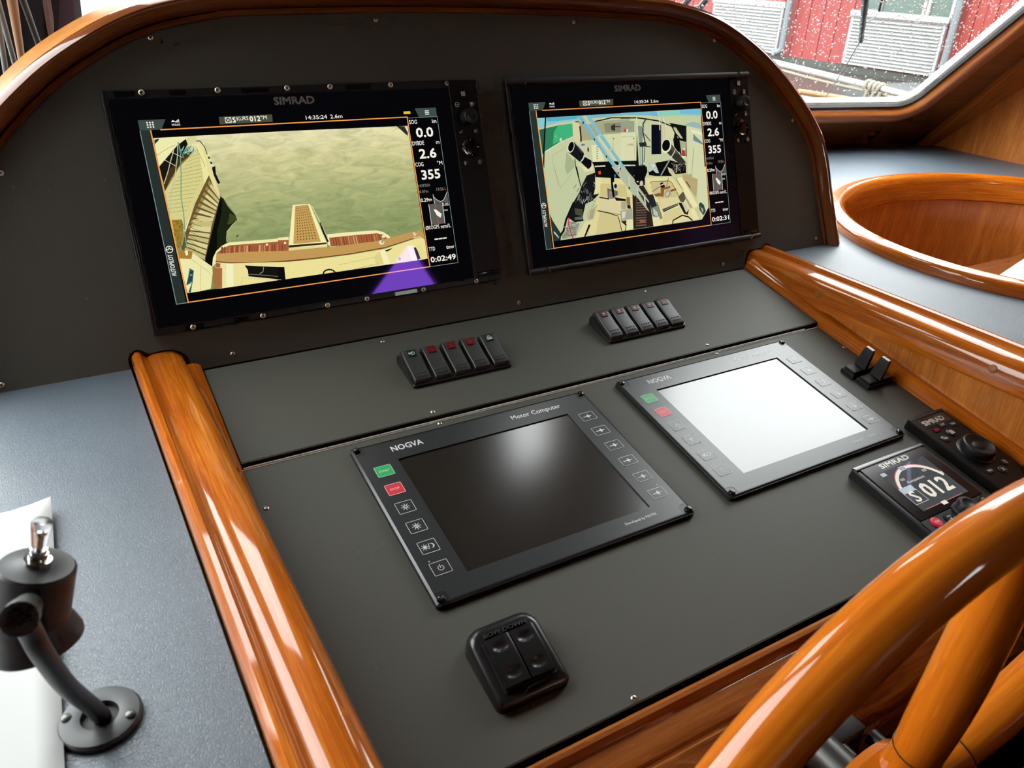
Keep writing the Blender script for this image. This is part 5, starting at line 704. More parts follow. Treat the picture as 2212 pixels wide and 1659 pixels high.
    g.text('AUTOPILOT', -.1650, -.0660, z, .0046, .0230, .012, 'L', 90); g.arc(-.1668, -.0375, .0034, .0007, z, 0, 360, 18); g.disc(-.1668, -.0362, .0008, z); g.line([(-.1695, -.0375), (-.1678, -.0375)], .001, z); g.line([(-.1658, -.0375), (-.1641, -.0375)], .001, z)
    g.out('readout', 'screen_white', scr)
    g = G(); g.text('HORTEN', .1325, .0020, z, .0032, .0150, .002); g.text('0.07m', .1325, -.0052, z, .0032, .0118, .002); g.text('19:56', .1560, -.0045, z, .0038, .0100, .002); g.out('readout_small', 'screen_dim', scr)
    g = G(); g.text('L', .1675, -.0045, z, .0038); g.line([(.1512, -.0195), (.1520, -.0455)], .0007, z + .00002); g.disc(.1600, -.0180, .0010, z); g.out('red_mark', 'screen_red', scr)
    g = G(); g.poly([(.1424, -.0198), (.1614, -.0198), (.1608, -.0452), (.1422, -.0452)], z - .00002); g.poly([(.1504, -.0112), (.1540, -.0150), (.1590, -.0180), (.1640, -.0160), (.1700, -.0070), (.1700, -.0195), (.1506, -.0195)], z - .00002); g.out('chart_tile', 'screen_grey', scr)
    if data is ART_L:
        g = G(); g.rr(.1272, .1362, .0898, .0930, z, z + .00004, .0006); g.out('alert_badge', 'screen_yellow', scr)
        for dx in (-.1618, -.0850, -.0091, .0412, .1166, .1922): screw(root, dx, .1247, H0, .0030)
        for dx in (-.1591, -.0827, -.0062, .0433, .1187, .1943): screw(root, dx, -.1236, H0, .0030)
        g = G()
        for x0, x1 in ((-.188, -.168), (-.135, -.118), (-.060, -.030), (.060, .090), (.208, .226)): g.box(x0, x1, .1212, .1262, H0, H0 + .0003, .0001); g.box(min(x0 + .02, .212), min(x1 + .02, .230), -.1256, -.1210, H0, H0 + .0003, .0001)
        g.out('clip_slot', 'gloss_black', root)
    if trim:
        for y0, y1, nm in ((.1195, .1290, 'trim_strip'), (-.1275, -.1195, 'trim_strip')):
            ym = (y0 + y1) / 2; h_ = (y1 - y0) / 2
            prof = [(h_ * math.cos(a), .0045 * max(0, math.sin(a)) ** .8) for a in [math.pi * i / 8 for i in range(9)]]
            g = G(); g.sweep(prof, [Vector((x, ym, H0 - .001)) for x in (-.2010, 0, .2345)], [Yv] * 3, [Zv] * 3, caps=True); ts = g.out(nm, 'soft_black', root, 40)
            for sx, sl_ in ((-.1720, 1), (.2140, -1)):
                s2 = sl_ if y0 > 0 else -sl_
                g = G(); g.obox((sx - .0022 * s2 - .0005, y0 + .0002, H0 + .0012), (.0011, 0, 0), (.0044 * s2, y1 - y0 - .0004, 0), (0, 0, .0027)); g.out('clip_mark', 'steel', ts)
    tag(root, label, 'display', 'chart displays on the hood')
    return root
mfd(-.0950, .1739, False, ART_L, '0:02:49', 'left display showing the stern camera with a wooden jetty and water')
mfd(.3825, .1736, True, ART_R, '0:02:31', 'right display showing an engine room with a ladder, with a trim strip above and below')
# ================================================================== ENGINE COMPUTERS
def engine_computer(cx_, cy_, label):
    root = empty('engine_computer', FB @ T((cx_, cy_, 0)))
    TB = .006
    g = G(); g.holed(G.rrect(-.1475, .1462, -.1092, .1052, .003), [G.rrect(-.1065, .1050, -.0848, .0742, .0004, 1)], 0, TB - .0012); bz = g.out('housing', 'black_plastic', root)
    # chamfered bright edge and face plate with notched corners round the screws
    def plate(ins, nt_=.0105):
        x0, x1, y0, y1 = -.1475 + ins, .1462 - ins, -.1092 + ins, .1052 - ins; k = nt_; q = .003
        return [(x1, y1 - k), (x1, y0 + k), (x1 - k + q, y0 + k), (x1 - k, y0 + k - q), (x1 - k, y0), (x0 + k, y0), (x0 + k, y0 + k - q), (x0 + k - q, y0 + k), (x0, y0 + k), (x0, y1 - k), (x0 + k - q, y1 - k), (x0 + k, y1 - k + q), (x0 + k, y1), (x1 - k, y1), (x1 - k, y1 - k + q), (x1 - k + q, y1 - k)][::-1]
    g = G(); g.rings([[(x, y, z) for x, y in G.rrect(-.1475, .1462, -.1092, .1052, .003, 4, i)] for i, z in ((.0002, TB - .0012), (.0026, TB - .0001))], False, False); g.out('chamfer', 'bezel_edge', root, 40)
    g = G(); g.holed(G.rrect(-.1475, .1462, -.1092, .1052, .003, 4, .0026), [G.rrect(-.1065, .1050, -.0848, .0742, .0004, 1)], TB - .0012, TB - .0002); g.out('face_rim', 'black_plastic', root)
    g = G(); g.holed(plate(.0036), [G.rrect(-.1064, .1049, -.0847, .0741, .0004, 1)], TB - .0003, TB); fp = g.out('membrane', 'membrane_grey', root)
    g = G(); g.box(-.1065, .1050, -.0848, .0742, TB - .0022, TB - .0014); g.out('lcd_screen', 'lcd_off', root)
    z = TB + .00012
    g = G(); g.text('NOGVA', -.1072, .0862, z, .0075, .0355, .022); g.text('Motor Computer', .0385, .0868, z, .0064, .0655, .016); g.text('Developed by MATRE', .0655, -.0962, z, .0030, .0395, .004); g.disc(-.1335, -.0612, .0007, z, 8); g.disc(.1320, -.0612, .0007, z, 8); g.out('lettering', 'print_white', fp)
    def key(x, y, w_, h_, mat, icon, nm):
        g = G(); g.rr(x - w_ / 2, x + w_ / 2, y - h_ / 2, y + h_ / 2, TB - .0001, TB + .0003, .0012, .0001); k = g.out('key', mat, root); zz = TB + .00036
        g = G(); P = G.rrect(x - w_ / 2, x + w_ / 2, y - h_ / 2, y + h_ / 2, .0012, 3, .0002); g.line(P, .00045, zz, closed=True)
        icon(g, x, y, zz + .00004); g.out('key_print', nm, k)
        return k
    def sun(g, x, y, z, r_=.0021):
        g.disc(x, y, r_, z, 12)
        for i in range(8):
            a = math.pi * i / 4; g.line([(x + r_ * math.cos(a), y + r_ * math.sin(a)), (x + r_ * 2.0 * math.cos(a), y + r_ * 2.0 * math.sin(a))], .0006, z)
    def ic_plus(g, x, y, z): sun(g, x, y, z)
    def ic_sun(g, x, y, z):
        sun(g, x - .0036, y, z, .0017); g.line([(x - .0003, y - .0030), (x + .0012, y + .0030)], .0006, z)
        g.poly([(x + .0030 + .0028 * math.cos(a), y + .0028 * math.sin(a)) for a in [R(-110 + 220 * i / 10) for i in range(11)]] + [(x + .0020 + .0026 * math.cos(a), y + .0024 * math.sin(a)) for a in [R(90 - 180 * i / 8) for i in range(9)]], z)
    def ic_pow(g, x, y, z): g.arc(x, y - .0003, .0027, .0007, z, -235, 55, 16); g.line([(x, y - .0002), (x, y + .0034)], .0007, z)
    def ic_dia(g, x, y, z): g.line([(x - .0058, y), (x, y)], .0010, z); g.poly([(x - .002, y), (x + .0008, y + .0032), (x + .0020, y + .0007), (x + .0060, y), (x + .0020, y - .0007), (x + .0008, y - .0032)], z)
    key(-.1262, .0625, .0180, .0152, 'membrane_green', lambda g, x, y, z: g.text('START', x, y - .0014, z, .0028, .0118, .0, 'C'), 'print_white')
    key(-.1262, .0352, .0176, .0150, 'membrane_red', lambda g, x, y, z: g.text('STOP', x, y - .0014, z, .0028, .0098, .0, 'C'), 'print_white')
    k1 = key(-.1264, .0088, .0175, .0152, 'membrane_grey', ic_plus, 'print_white'); k2 = key(-.1265, -.0180, .0175, .0148, 'membrane_grey', ic_plus, 'print_white')
    g = G(); g.line([(-.1278, .0088), (-.1250, .0088)], .0007, z + .0004); g.line([(-.1264, .0074), (-.1264, .0102)], .0007, z + .0004); g.out('plus_sign', 'membrane_grey', k1)
    g = G(); g.line([(-.1279, -.0180), (-.1251, -.0180)], .0007, z + .0004); g.out('minus_sign', 'membrane_grey', k2)
    key(-.1266, -.0448, .0178, .0152, 'membrane_grey', ic_sun, 'print_white'); key(-.1267, -.0714, .0178, .0150, 'membrane_grey', ic_pow, 'print_white')
    for i in range(6): key(.1250, .0614 - i * .0266, .0192, .0134, 'membrane_grey', ic_dia, 'print_white')
    for sx, sy in ((-.1415, .1000), (.1405, .1000), (-.1415, -.1035), (.1405, -.1035)):
        g = G(); g.lathe([(.0040, 0), (.0040, .0012), (.0032, .0026), (.0016, .0031)], (sx, sy, TB - .0004), 16); s_ = g.out('screw', 'gloss_black', root, 40)
        g = G(); g.lathe([(.0013, 0), (.0013, .0002)], (sx, sy, TB + .0027), 6); g.out('hex_socket', 'dark_recess', s_)
    tag(root, label, 'display', 'engine computers')
    return root
engine_computer(0, 0, 'engine computer with a dark brown blank screen, the nearer of the two')
engine_computer(.3441, .0006, 'engine computer whose blank screen mirrors the white sky')
# ================================================================== ROCKER SWITCHES
def rocker_prof():
    return [(.0000, .0062), (.0012, .0088), (.0050, .0108), (.0140, .0128), (.0240, .0150), (.0330, .0176), (.0400, .0196), (.0440, .0200), (.0470, .0184), (.0480, .0150), (.0482, .0060)]
def rocker(cx_, y0, lens, icon, label, group):
    root = empty('rocker_switch', FM @ T((cx_, y0, 0))); w_ = .0104
    pr = rocker_prof(); rows = []
    for sx, dz in ((-w_, -.0012), (-w_ + .0008, -.0002), (-w_ + .0022, 0), (w_ - .0022, 0), (w_ - .0008, -.0002), (w_, -.0012)):
        rows.append([(sx, y, z + dz) for y, z in pr] + [(sx, .0482, .001), (sx, 0, .001)])
    g = G(); g.rings(rows); g.out('rocker', 'rocker_plastic', root, 35)
    def zat(y):
        for (a, za), (b_, zb) in zip(pr, pr[1:]):
            if a <= y <= b_: return za + (zb - za) * (y - a) / max(b_ - a, 1e-6)
        return .01
    g = G()
    for r_ in range(2):
        for i in range(4):
            x, y = -.0060 + i * .0040, .0052 + r_ * .0046
            g.lathe([(.0011, 0), (.0010, .0006), (.0005, .0010)], (x, y, zat(y) - .0001), 8)
    g.out('grip_dots', 'rocker_plastic', root, 50)
    y0_, y1_ = .0335, .0425; z0_, z1_ = zat(y0_) + .0007, zat(y1_) + .0007
    sl_ = math.atan2(z1_ - z0_, y1_ - y0_); Lm = Matrix.Translation((0, (y0_ + y1_) / 2, (z0_ + z1_) / 2)) @ Matrix.Rotation(sl_, 4, 'X')
    h_ = math.hypot(y1_ - y0_, z1_ - z0_) / 2
    g = G(); g.rr(-.0052, .0052, -h_, h_, -.0008, .0002, .0006); le = g.out('lens', lens, root); le.matrix_local = Lm
    g = G(); icon(g); ic = g.out('lens_icon', {'lens_dark_red': 'pink_print', 'lens_red': 'red_print'}.get(lens, 'print_white'), le)
    tag(root, label, 'switch', group)
    return root
plain('pink_print', (.55, .30, .34), .5); plain('red_print', (.30, .02, .03), .4)
def i_horn(g): z = .0004; g.poly([(-.0036, -.0018), (-.0036, .0018), (-.0022, .0009), (.0012, .0009), (.0012, -.0009), (-.0022, -.0009)], z); g.arc(.0016, -.0004, .0020, .0007, z, -120, 120, 10); g.line([(-.001, -.0024), (.0016, -.0024)], .0006, z)
def i_wiper(g): z = .0004; g.poly([(-.0026, .0012), (0, .0022), (.0026, .0012), (.0008, -.0016), (-.0008, -.0016)], z); g.line([(-.003, -.0026), (.003, -.0026)], .0005, z)
def i_car(g): z = .0004; g.arc(0, .0006, .0022, .0007, z, 0, 180, 10); g.line([(-.0034, -.0004), (.0034, -.0004)], .0010, z); g.line([(0, .003), (0, -.0004)], .0006, z); g.line([(-.0030, -.0024), (.0034, -.0024)], .0012, z)
def i_dark(g): z = .0003; g.line([(-.0022, .0018), (.0022, -.0016)], .0007, z); g.line([(-.0026, -.0018), (.0026, -.0018)], .0005, z)
def bank(x0, y0, pitch, kinds, gl, labels):
    fr = empty('rocker_switch_mount', FM @ T((x0, y0, 0)))
    n = len(kinds); W_ = pitch * (n - 1)
    g = G(); g.rr(-.0130, W_ + .0130, -.0025, .0495, 0, .0042, .002, .001); g.out('base', 'black_plastic', fr, 30)
    for k in range(n + 1):
        x = -pitch / 2 + k * pitch; x = max(-.0122, min(W_ + .0122, x))
        g = G(); g.rings([[(x + sx, y, z) for y, z in ((-.0005, .004), (.018, .0085), (.042, .0130), (.0480, .0120), (.0488, .004))] for sx in (-.0011, .0011)]); g.out('divider', 'black_plastic', fr, 30)
    tag(fr, gl[1], 'switch mount', 'switch mounts')
    for k, (l_, ic) in enumerate(kinds): rocker(x0 + k * pitch, y0, l_, ic, labels[k], gl[0])
bank(-.0310, .0535, .02612, [('lens_green', i_horn), ('lens_red', i_dark), ('lens_red', i_dark), ('lens_red', i_dark), ('lens_green', i_car)], ('rocker switches left of centre', 'black frame holding the left row of five rocker switches'),
     ['rocker switch with a green lens and horn symbol', 'leftmost rocker switch with a bright red lens, beside the horn switch', 'middle rocker switch of the three with bright red lenses', 'rightmost of the three rocker switches with bright red lenses', 'rocker switch with a white wheel symbol at the right end of the left row'])
bank(.2500, .0545, .02630, [('lens_dark_red', i_wiper)] * 4 + [('lens_dark_red', i_dark)], ('rocker switches right of centre', 'black frame holding the right row of five rocker switches'),
     ['wiper rocker switch at the left end of the right row', 'second wiper rocker switch from the left in the right row', 'middle wiper rocker switch of the right row', 'fourth rocker switch from the left in the right row', 'rocker switch at the right end of the right row'])
# ================================================================== TWO PADDLE SWITCHES
for i, (x, y) in enumerate(((.5235, .0030), (.5250, -.0222))):
    root = empty('paddle_switch', FB @ T((x, y, 0)))
    g = G(); g.rr(0, .0480, 0, .0222, 0, .0060, .0015, .0008); g.out('base', 'black_plastic', root, 30)
    g = G(); g.rr(.0020, .0460, .0022, .0200, .0055, .0100, .0012, .0010); g.out('rocker', 'satin_black', root, 30)
    g = G(); rows = []
    for t, hw, th in ((0, .0088, .0034), (.010, .0080, .0030), (.024, .0070, .0026), (.0285, .0062, .0022)):
        xx = .0250 + t * .10; z = .0095 + t
        rows.append([(xx - th, .0111 - hw, z), (xx + th, .0111 - hw, z), (xx + th, .0111 + hw, z), (xx - th, .0111 + hw, z)])
    g.rings(rows); ob = g.out('paddle', 'satin_black', root)
    g = G(); g.obox((.0258, .0054, .0376), (.0044, 0, 0), (0, .0114, 0), (0, 0, .0012), .0004); g.out('paddle_tip', 'print_white', ob)
    tag(root, ('black paddle switch nearer the switch panel', 'black paddle switch nearer the compass display')[i], 'switch', 'black paddle switches')
# ================================================================== AUTOPILOT DISPLAY
ap = empty('autopilot_display', FB); h_ = .0135
g = G(); g.rr(.3600, .4815, -.2490, -.1300, 0, h_ - .0015, .004, .0015); g.out('housing', 'black_plastic', ap, 30)
g = G(); g.sweep([(-.1385, h_ - .0020), (-.1375, h_ + .0002), (-.1345, h_ + .0006), (-.1315, h_ - .0005), (-.1300, h_ - .0035)], [Vector((x, 0, 0)) for x in (.3600, .42, .4815)], [Yv] * 3, [Zv] * 3); g.out('top_trim', 'bezel_edge', ap, 40)
g = G(); g.rr(.3660, .4775, -.2205, -.1375, h_ - .002, h_ - .0003, .001, .0003); gl = g.out('glass', 'gloss_black', ap)
g = G(); g.rr(.3640, .4790, -.2470, -.2215, h_ - .002, h_ - .0002, .002, .0004); kp = g.out('key_panel', 'satin_black', ap, 30)
z = h_ - .0001
g = G(); g.rr(.3820, .4630, -.2120, -.1502, h_ - .0006, z, .0004); sc = g.out('screen', 'screen_panel', ap)
g = G(); g.text('SIMRAD', .3940, -.1462, z, .0062, .0500, .05); g.out('logo', 'logo_silver', gl)
z += .0001
g = G(); g.text('012', .4100, -.2015, z, .0200, .0430, .03); g.text('S', .3885, -.2000, z, .0150, .0088, .02); g.line([(.3805 + .002, -.2023), (.4040, -.2023), (.4040, -.1855), (.3805 + .002, -.1855)], .0005, z, closed=True)
g.arc(.4225, -.1935, .0385, .0040, z - .00003, 20, 160, 24); g.text('010', .3990, -.1700, z, .0036, .0062, .005); g.text('020', .4390, -.1690, z, .0036, .0066, .005); g.text('\u00b0M', .4555, -.1800, z, .0040, .0062, .005); g.text('Kompasskurs', .4040, -.1755, z, .0034, .0290, .0); g.rr(.4140, .4225, -.2150, -.2100, z, z + .00003, .0006); g.out('readout', 'screen_cream', sc)
g = G(); g.arc(.4225, -.1935, .0412, .0006, z, 20, 160, 24); g.line([(.3873, -.2112), (.4516, -.2112)], .0007, z - .00005); g.out('red_scale', 'screen_pink', sc)
g = G(); g.rr(.3825, .4040, -.1850, -.1775, z, z + .00003, .0004); g.rr(.3825, .3905, -.1565, -.1515, z, z + .00003, .0004); g.rr(.4135, .4225, -.1580, -.1520, z + .00003, z + .00006, .0006); g.out('label_tile', 'screen_pale', sc)
g = G(); g.text('012', .4180, -.1567, z + .0001, .0034, .0072, .01, 'C'); g.out('dial_number', 'screen_panel', sc)
g = G(); g.lathe([(.0070, 0), (.0070, .0012), (.0055, .0024)], (.3810, -.2295, h_ - .0006), 24); bt = g.out('standby_button', 'button_red', ap, 35)
g = G(); g.text('STBY', .3810, -.2308, h_ + .0020, .0026, .0070, .01, 'C'); g.out('lettering', 'print_white', bt)
for (x, y) in ((.4010, -.2310), (.4500, -.2310), (.4665, -.2290)):
    g = G(); g.lathe([(.0068, 0), (.0068, .0010), (.0056, .0022)], (x, y, h_ - .0006), 20); k = g.out('button', 'key_black', ap, 35)
    g = G(); g.text('MENU' if x < .42 else 'AUTO', x, y + .0008, h_ + .0018, .0020, .0058, .01, 'C'); g.line([(x - .0012, y - .0034), (x + .0012, y - .0010)], .0006, h_ + .0018); g.line([(x - .0012, y - .0010), (x + .0012, y - .0034)], .0006, h_ + .0018); g.out('lettering', 'print_white', k)
g = G(); g.lathe([(.0125, 0), (.0125, .0030), (.0112, .0045), (.0108, .0125), (.0098, .0140), (.0070, .0142), (.0058, .0134)], (.4260, -.2305, h_ - .0006), 28); g.out('rotary_knob', 'satin_black', ap, 35)
tag(ap, 'small autopilot display reading 012 with a red standby button', 'display')
# ================================================================== REMOTE CONTROLLER
op = empty('remote_controller', FB); h_ = .0125
g = G(); g.rr(.5070, .5745, -.2560, -.0935, 0, h_, .004, .0015); g.out('housing', 'key_black', op, 30)
g = G(); g.sweep([(-.1000, h_ - .0008), (-.0985, h_ + .0006), (-.0955, h_ + .0004), (-.0938, h_ - .0020)], [Vector((x, 0, 0)) for x in (.5075, .54, .5740)], [Yv] * 3, [Zv] * 3); g.out('top_trim', 'bezel_edge', op, 40)
g = G(); g.rr(.5160, .5680, -.1165, -.1010, h_ - .001, h_ + .0003, .001); lg = g.out('logo_plate', 'gloss_black', op)
g = G(); g.text('SIMRAD', .5195, -.1125, h_ + .0004, .0072, .0400, .05); g.out('logo', 'logo_silver', lg)
for x, y, w_, r_, mat, tx in ((.5259, -.1235, .0115, 0, 'lens_dark_red', 'MOB'), (.5432, -.1195, .0100, 0, 'black_plastic', 'DISP'), (.5590, -.1235, .0105, 0, 'black_plastic', 'PAGE'), (.5415, -.1340, 0, .0065, 'black_plastic', '#'), (.5222, -.1395, 0, .0058, 'black_plastic', 'WIN'), (.5579, -.1975, 0, .0050, 'black_plastic', 'O'), (.5420, -.2050, 0, .0060, 'black_plastic', 'X'), (.5230, -.2000, .0110, 0, 'black_plastic', 'MENU')):
    g = G()
    if r_: g.lathe([(r_, 0), (r_, .0012), (r_ * .82, .0018)], (x, y, h_ - .0004), 20)
    else: g.rr(x - w_ / 2, x + w_ / 2, y - .0035, y + .0035, h_ - .0004, h_ + .0012, .0012, .0004)
    k = g.out('button', mat, op, 35); g = G(); z = h_ + .0016
    if tx == '#':
        for i in (-1, 0, 1):
            for j in (-1, 0, 1): g.box(x + i * .0022 - .0008, x + i * .0022 + .0008, y + j * .0022 - .0008, y + j * .0022 + .0008, z, z + .0001)
    elif tx == 'O': g.arc(x, y, .0022, .0007, z, -235, 55, 14); g.line([(x, y), (x, y + .003)], .0007, z)
    elif tx == 'X': g.line([(x - .002, y - .002), (x + .002, y + .002)], .0008, z); g.line([(x - .002, y + .002), (x + .002, y - .002)], .0008, z)
    else: g.text(tx, x, y - .0012, z, .0026, min(.0075, .0022 * len(tx)), .01, 'C')
    g.out('lettering', 'button_red' if tx == 'MOB' else 'print_white', k)
g = G(); g.lathe([(.0225, 0), (.0225, .0010), (.0205, .0018)], (.5410, -.1690, h_ - .0004), 36); g.out('dial_recess', 'black_plastic', op, 35)
g = G(); g.lathe([(.0190, 0), (.0195, .0030), (.0200, .0070), (.0190, .0100), (.0172, .0108), (.0130, .0085), (.0080, .0080), (.0060, .0092), (.0020, .0094)], (.5410, -.1690, h_ + .0006), 40); g.out('rotary_dial', 'satin_black', op, 35)
tag(op, 'slim black remote keypad with a large rotary dial, beside the right side board', 'controller')
# ================================================================== TRIM TAB CONTROL (BOW DOWN)
tt = empty('trim_tab_control', FB @ T((-.1118, -.1820, 0)))
def rim(w0, w1, y0, y1, r_, z0, z1, n=5):   # rounded outline, back z1, front z0
    P = []
    for (sx, sy, a0) in ((1, 1, 0), (-1, 1, 90), (-1, -1, 180), (1, -1, 270)):
        rr_ = r_ if sy > 0 else r_ * .45; hw = w1 if sy > 0 else w0; yy = y1 if sy > 0 else y0
        for i in range(n + 1):
            a = R(a0 + 90 * i / n); P.append((sx * (hw - rr_) + rr_ * math.cos(a), yy - sy * rr_ + rr_ * math.sin(a)))
    return [(x, y, z0 + (z1 - z0) * (y - y0) / (y1 - y0)) for x, y in P]
g = G(); g.rings([rim(.0335, .0335, -.0350, .0350, .014, 0, 0), rim(.0335, .0335, -.0350, .0350, .014, .0060, .0120), rim(.0322, .0325, -.0338, .0335, .014, .0085, .0165), rim(.0295, .0295, -.0310, .0295, .012, .0100, .0190), rim(.0262, .0262, -.0270, .0255, .006, .0105, .0190)]); g.out('body', 'box_black', tt, 50)
g = G(); g.rings([rim(.0245, .0245, -.0255, .0175, .001, .0110, .0188), rim(.0245, .0245, -.0255, .0175, .001, .0112, .0190)]); g.out('recess', 'dark_recess', tt)
for sx in (-1, 1):
    g = G(); nx, ny = 14, 36; vs_ = []; fs = []; w_, y0, y1 = .0110, -.0240, .0168
    for j in range(ny + 1):
        for i in range(nx + 1):
            u, v_ = -1 + 2 * i / nx, j / ny; y = y0 + (y1 - y0) * v_
            z = .0165 + .0070 * v_ + .0012 * math.cos((v_ - .5) * 3.0)
            for vc in (.22, .78):
                d = math.hypot(u / .72, (v_ - vc) / .115); z -= .0017 * max(0, 1 - d * d)
            if abs(u) > .9: z -= .0005
            vs_.append((sx * .0117 + u * w_, y, z))
    for j in range(ny):
        for i in range(nx): a = j * (nx + 1) + i; fs.append((a, a + 1, a + nx + 2, a + nx + 1))
    k = len(vs_); bd = [i for i in range(nx + 1)] + [j * (nx + 1) + nx for j in range(1, ny + 1)] + [ny * (nx + 1) + i for i in range(nx - 1, -1, -1)] + [j * (nx + 1) for j in range(ny - 1, 0, -1)]
    vs_ += [(vs_[i][0], vs_[i][1], .009) for i in bd]; m_ = len(bd)
    for i in range(m_): fs.append((bd[i], k + i, k + (i + 1) % m_, bd[(i + 1) % m_]))
    g.add(vs_, fs); g.out('rocker', 'box_black', tt, 35)
g = G()
vs0, fs0 = text_geo('BOW DOWN', 0, .05); kx = .040 / (max(v[0] for v in vs0) - min(v[0] for v in vs0)); ky = .0036 / CAPH
g.add([((v[0]) * kx - .020, .0206 + v[1] * ky, .0192 + .0008 * (1 if v[2] > 0 else -1)) for v in vs0], fs0); g.out('embossed_lettering', 'rocker_plastic', tt)
g = G(); g.tube(catmull([(-.010, -.0305, .0112), (-.004, -.0285, .0118), (.004, -.0282, .0118), (.012, -.0292, .0116)], 5), [.0004 + .0010 * math.sin(math.pi * i / 15) for i in range(16)], 6); g.tube([(-.009, -.0315, .0110), (-.006, -.0285, .0117)], .0006, 6); g.tube([(-.004, -.0282, .0117), (-.002, -.0262, .0119)], .0005, 6); g.out('fish_emblem', 'box_black', tt, 50)
tag(tt, 'black BOW DOWN control box with two rocker buttons', 'control')
# ================================================================== READING LAMP, PAPER
lamp = empty('reading_lamp', T((-.4015, -.1810, DECK)))
g = G(); g.lathe([(.0228, 0), (.0228, .0030), (.0215, .0048), (.0150, .0060), (.0105, .0052), (.0100, .0010)], n=36, cap1=False); g.out('base_flange', 'lamp_black', lamp, 35)
g = G(); g.lathe([(.0104, .0008), (.0104, .0016)], n=24); g.out('socket', 'dark_recess', lamp)
for a in (160, -28):
    g = G(); g.lathe([(.0030, 0), (.0028, .0012), (.0014, .0020)], (.0178 * math.cos(R(a)), .0178 * math.sin(R(a)), .0052), 14); g.out('screw', 'dark_metal', lamp, 40)
base = Vector((-.4015, -.1810, DECK)); ax = Vector((.30, .06, 1)).normalized(); top = Vector((-.4059, -.2097, .2104)) - base
jt = Vector((-.4130, -.2530, .2165)) - base
pts = catmull([(.001, .001, .002), (-.0015, -.012, .026), (-.0065, -.0425, .076), (-.0092, -.0640, .120), tuple(jt + Vector((.0012, .0035, -.012))), tuple(jt)], 7)
g = G(); g.tube(pts, .0050, 14); g.out('arm', 'lamp_black', lamp, 40)
hc = top - ax * .020
d = (hc - jt).normalized()
g = G(); g.tube([jt - d * .006, jt - d * .0052, jt + d * .006, jt + d * .0066], [.005, .0074, .0074, .006], 18); g.tube([jt + d * .007, jt + d * .026], .0062, 18); g.out('ball_joint', 'lamp_black', lamp, 40)
q = Vector((0, 0, 1)).rotation_difference(ax).to_matrix()
g = G(); g.lathe([(.0020, .0), (.0065, .0), (.0075, -.0005), (.0158, -.0012), (.0170, -.0026), (.0168, -.0300), (.0166, -.0350), (.0150, -.0355)], top, 40, q, cap1=False); g.out('lamp_head', 'lamp_black', lamp, 35)
q2 = Vector((0, 0, 1)).rotation_difference((ax + Vector((-.35, .10, 0))).normalized()).to_matrix()
g = G(); g.lathe([(.0162, .004), (.0172, .0), (.0192, -.006), (.0205, -.0105), (.0205, -.0125), (.0190, -.0127)], top - ax * .0330, 40, q2); g.out('lamp_skirt', 'lamp_black', lamp, 40)
g = G(); g.lathe([(.0060, 0), (.0060, .0022), (.0042, .0024), (.0042, .0055), (.0036, .0056), (.0036, .0075)], top, 6 * 3, q); g.out('switch_nut', 'chrome', lamp, 30)
g = G(); g.lathe([(.0030, .0070), (.0034, .0100), (.0045, .0200), (.0046, .0215), (.0040, .0225), (.0020, .0222)], top, 20, q); g.out('switch_cap', 'clear_plastic', lamp, 40)
g = G(); g.lathe([(.0011, .006), (.0011, .0150), (.0018, .0155), (.0018, .0175)], top, 10, q); g.out('switch_stem', 'chrome', lamp, 40)
tag(lamp, 'small black reading lamp with a clear-capped switch on the left leather top', 'lamp')
# paper sheet with a lifted edge
g = G(); vs_, fs = [], []; nx, ny = 14, 20
for j in range(ny + 1):
    for i in range(nx + 1):
        u, v_ = i / nx, j / ny; p = Vector((-.4250, -.2900, 0)).lerp(Vector((-.4115, .0560, 0)), v_); x = p.x - .205 * (1 - u); y = p.y + .012 * (1 - u)
        z = DECK + .0012 + .006 * max(0, (u - .80) / .2) ** 2 * (.35 + .65 * v_) + .004 * max(0, (v_ - .8) / .2) ** 2
        vs_.append((x, y, z))
for j in range(ny):
    for i in range(nx): a = j * (nx + 1) + i; fs.append((a, a + 1, a + nx + 2, a + nx + 1))
g.add(vs_, fs); o = g.out('paper_sheet', 'paper', None, 60); sm = o.modifiers.new('solid', 'SOLIDIFY'); sm.thickness = .0004
tag(o, 'white paper sheet on the left leather top beneath the reading lamp', 'paper')
# ================================================================== STEERING WHEEL
wc_ = Vector((.0707, -.4192, -.0664)); RW = .2882
sw = empty('steering_wheel', T(wc_))
ring = [Vector((RW * math.cos(2 * math.pi * i / 120), 0, RW * math.sin(2 * math.pi * i / 120))) for i in range(120)]
g = G(); g.tube(ring, .0177, 24, closed=True); g.out('rim', 'wheel_wood', sw, 60)
hub = Vector((0, .020, 0))
for k in range(6):
    a = R(90 + 60 * k); e = Vector((math.cos(a), 0, math.sin(a))); tn = Vector((-math.sin(a), 0, math.cos(a)))
    pts = catmull([e * .286 + Yv * .001, e * .24 + Yv * .003, e * .19 + Yv * .0045, e * .14 + Yv * .0065, e * .10 + Yv * .009, e * .068 + Yv * .012, e * .030 + hub], 5)
    n = len(pts); g = G(); g.tube(pts, [.0150 + .0030 * math.sin(math.pi * min(1, i / n * 1.1)) for i in range(n)], 18); sp = g.out('spoke', 'wheel_wood', sw, 60)
    i0 = int(n * .80); p0, p1 = pts[i0], pts[i0 + 1]; d = (p1 - p0).normalized()
    g = G(); g.tube([p0 - d * .0005, p0 + d * .0005], .0170, 18); g.out('spoke_ring', 'dark_metal', sp, 40)
g = G(); g.lathe([(.045, -.020), (.052, -.012), (.052, .014), (.044, .022), (.020, .024)], hub, 36, Quaternion((1, 0, 0), R(90)).to_matrix()); g.out('hub', 'wheel_wood', sw, 40)
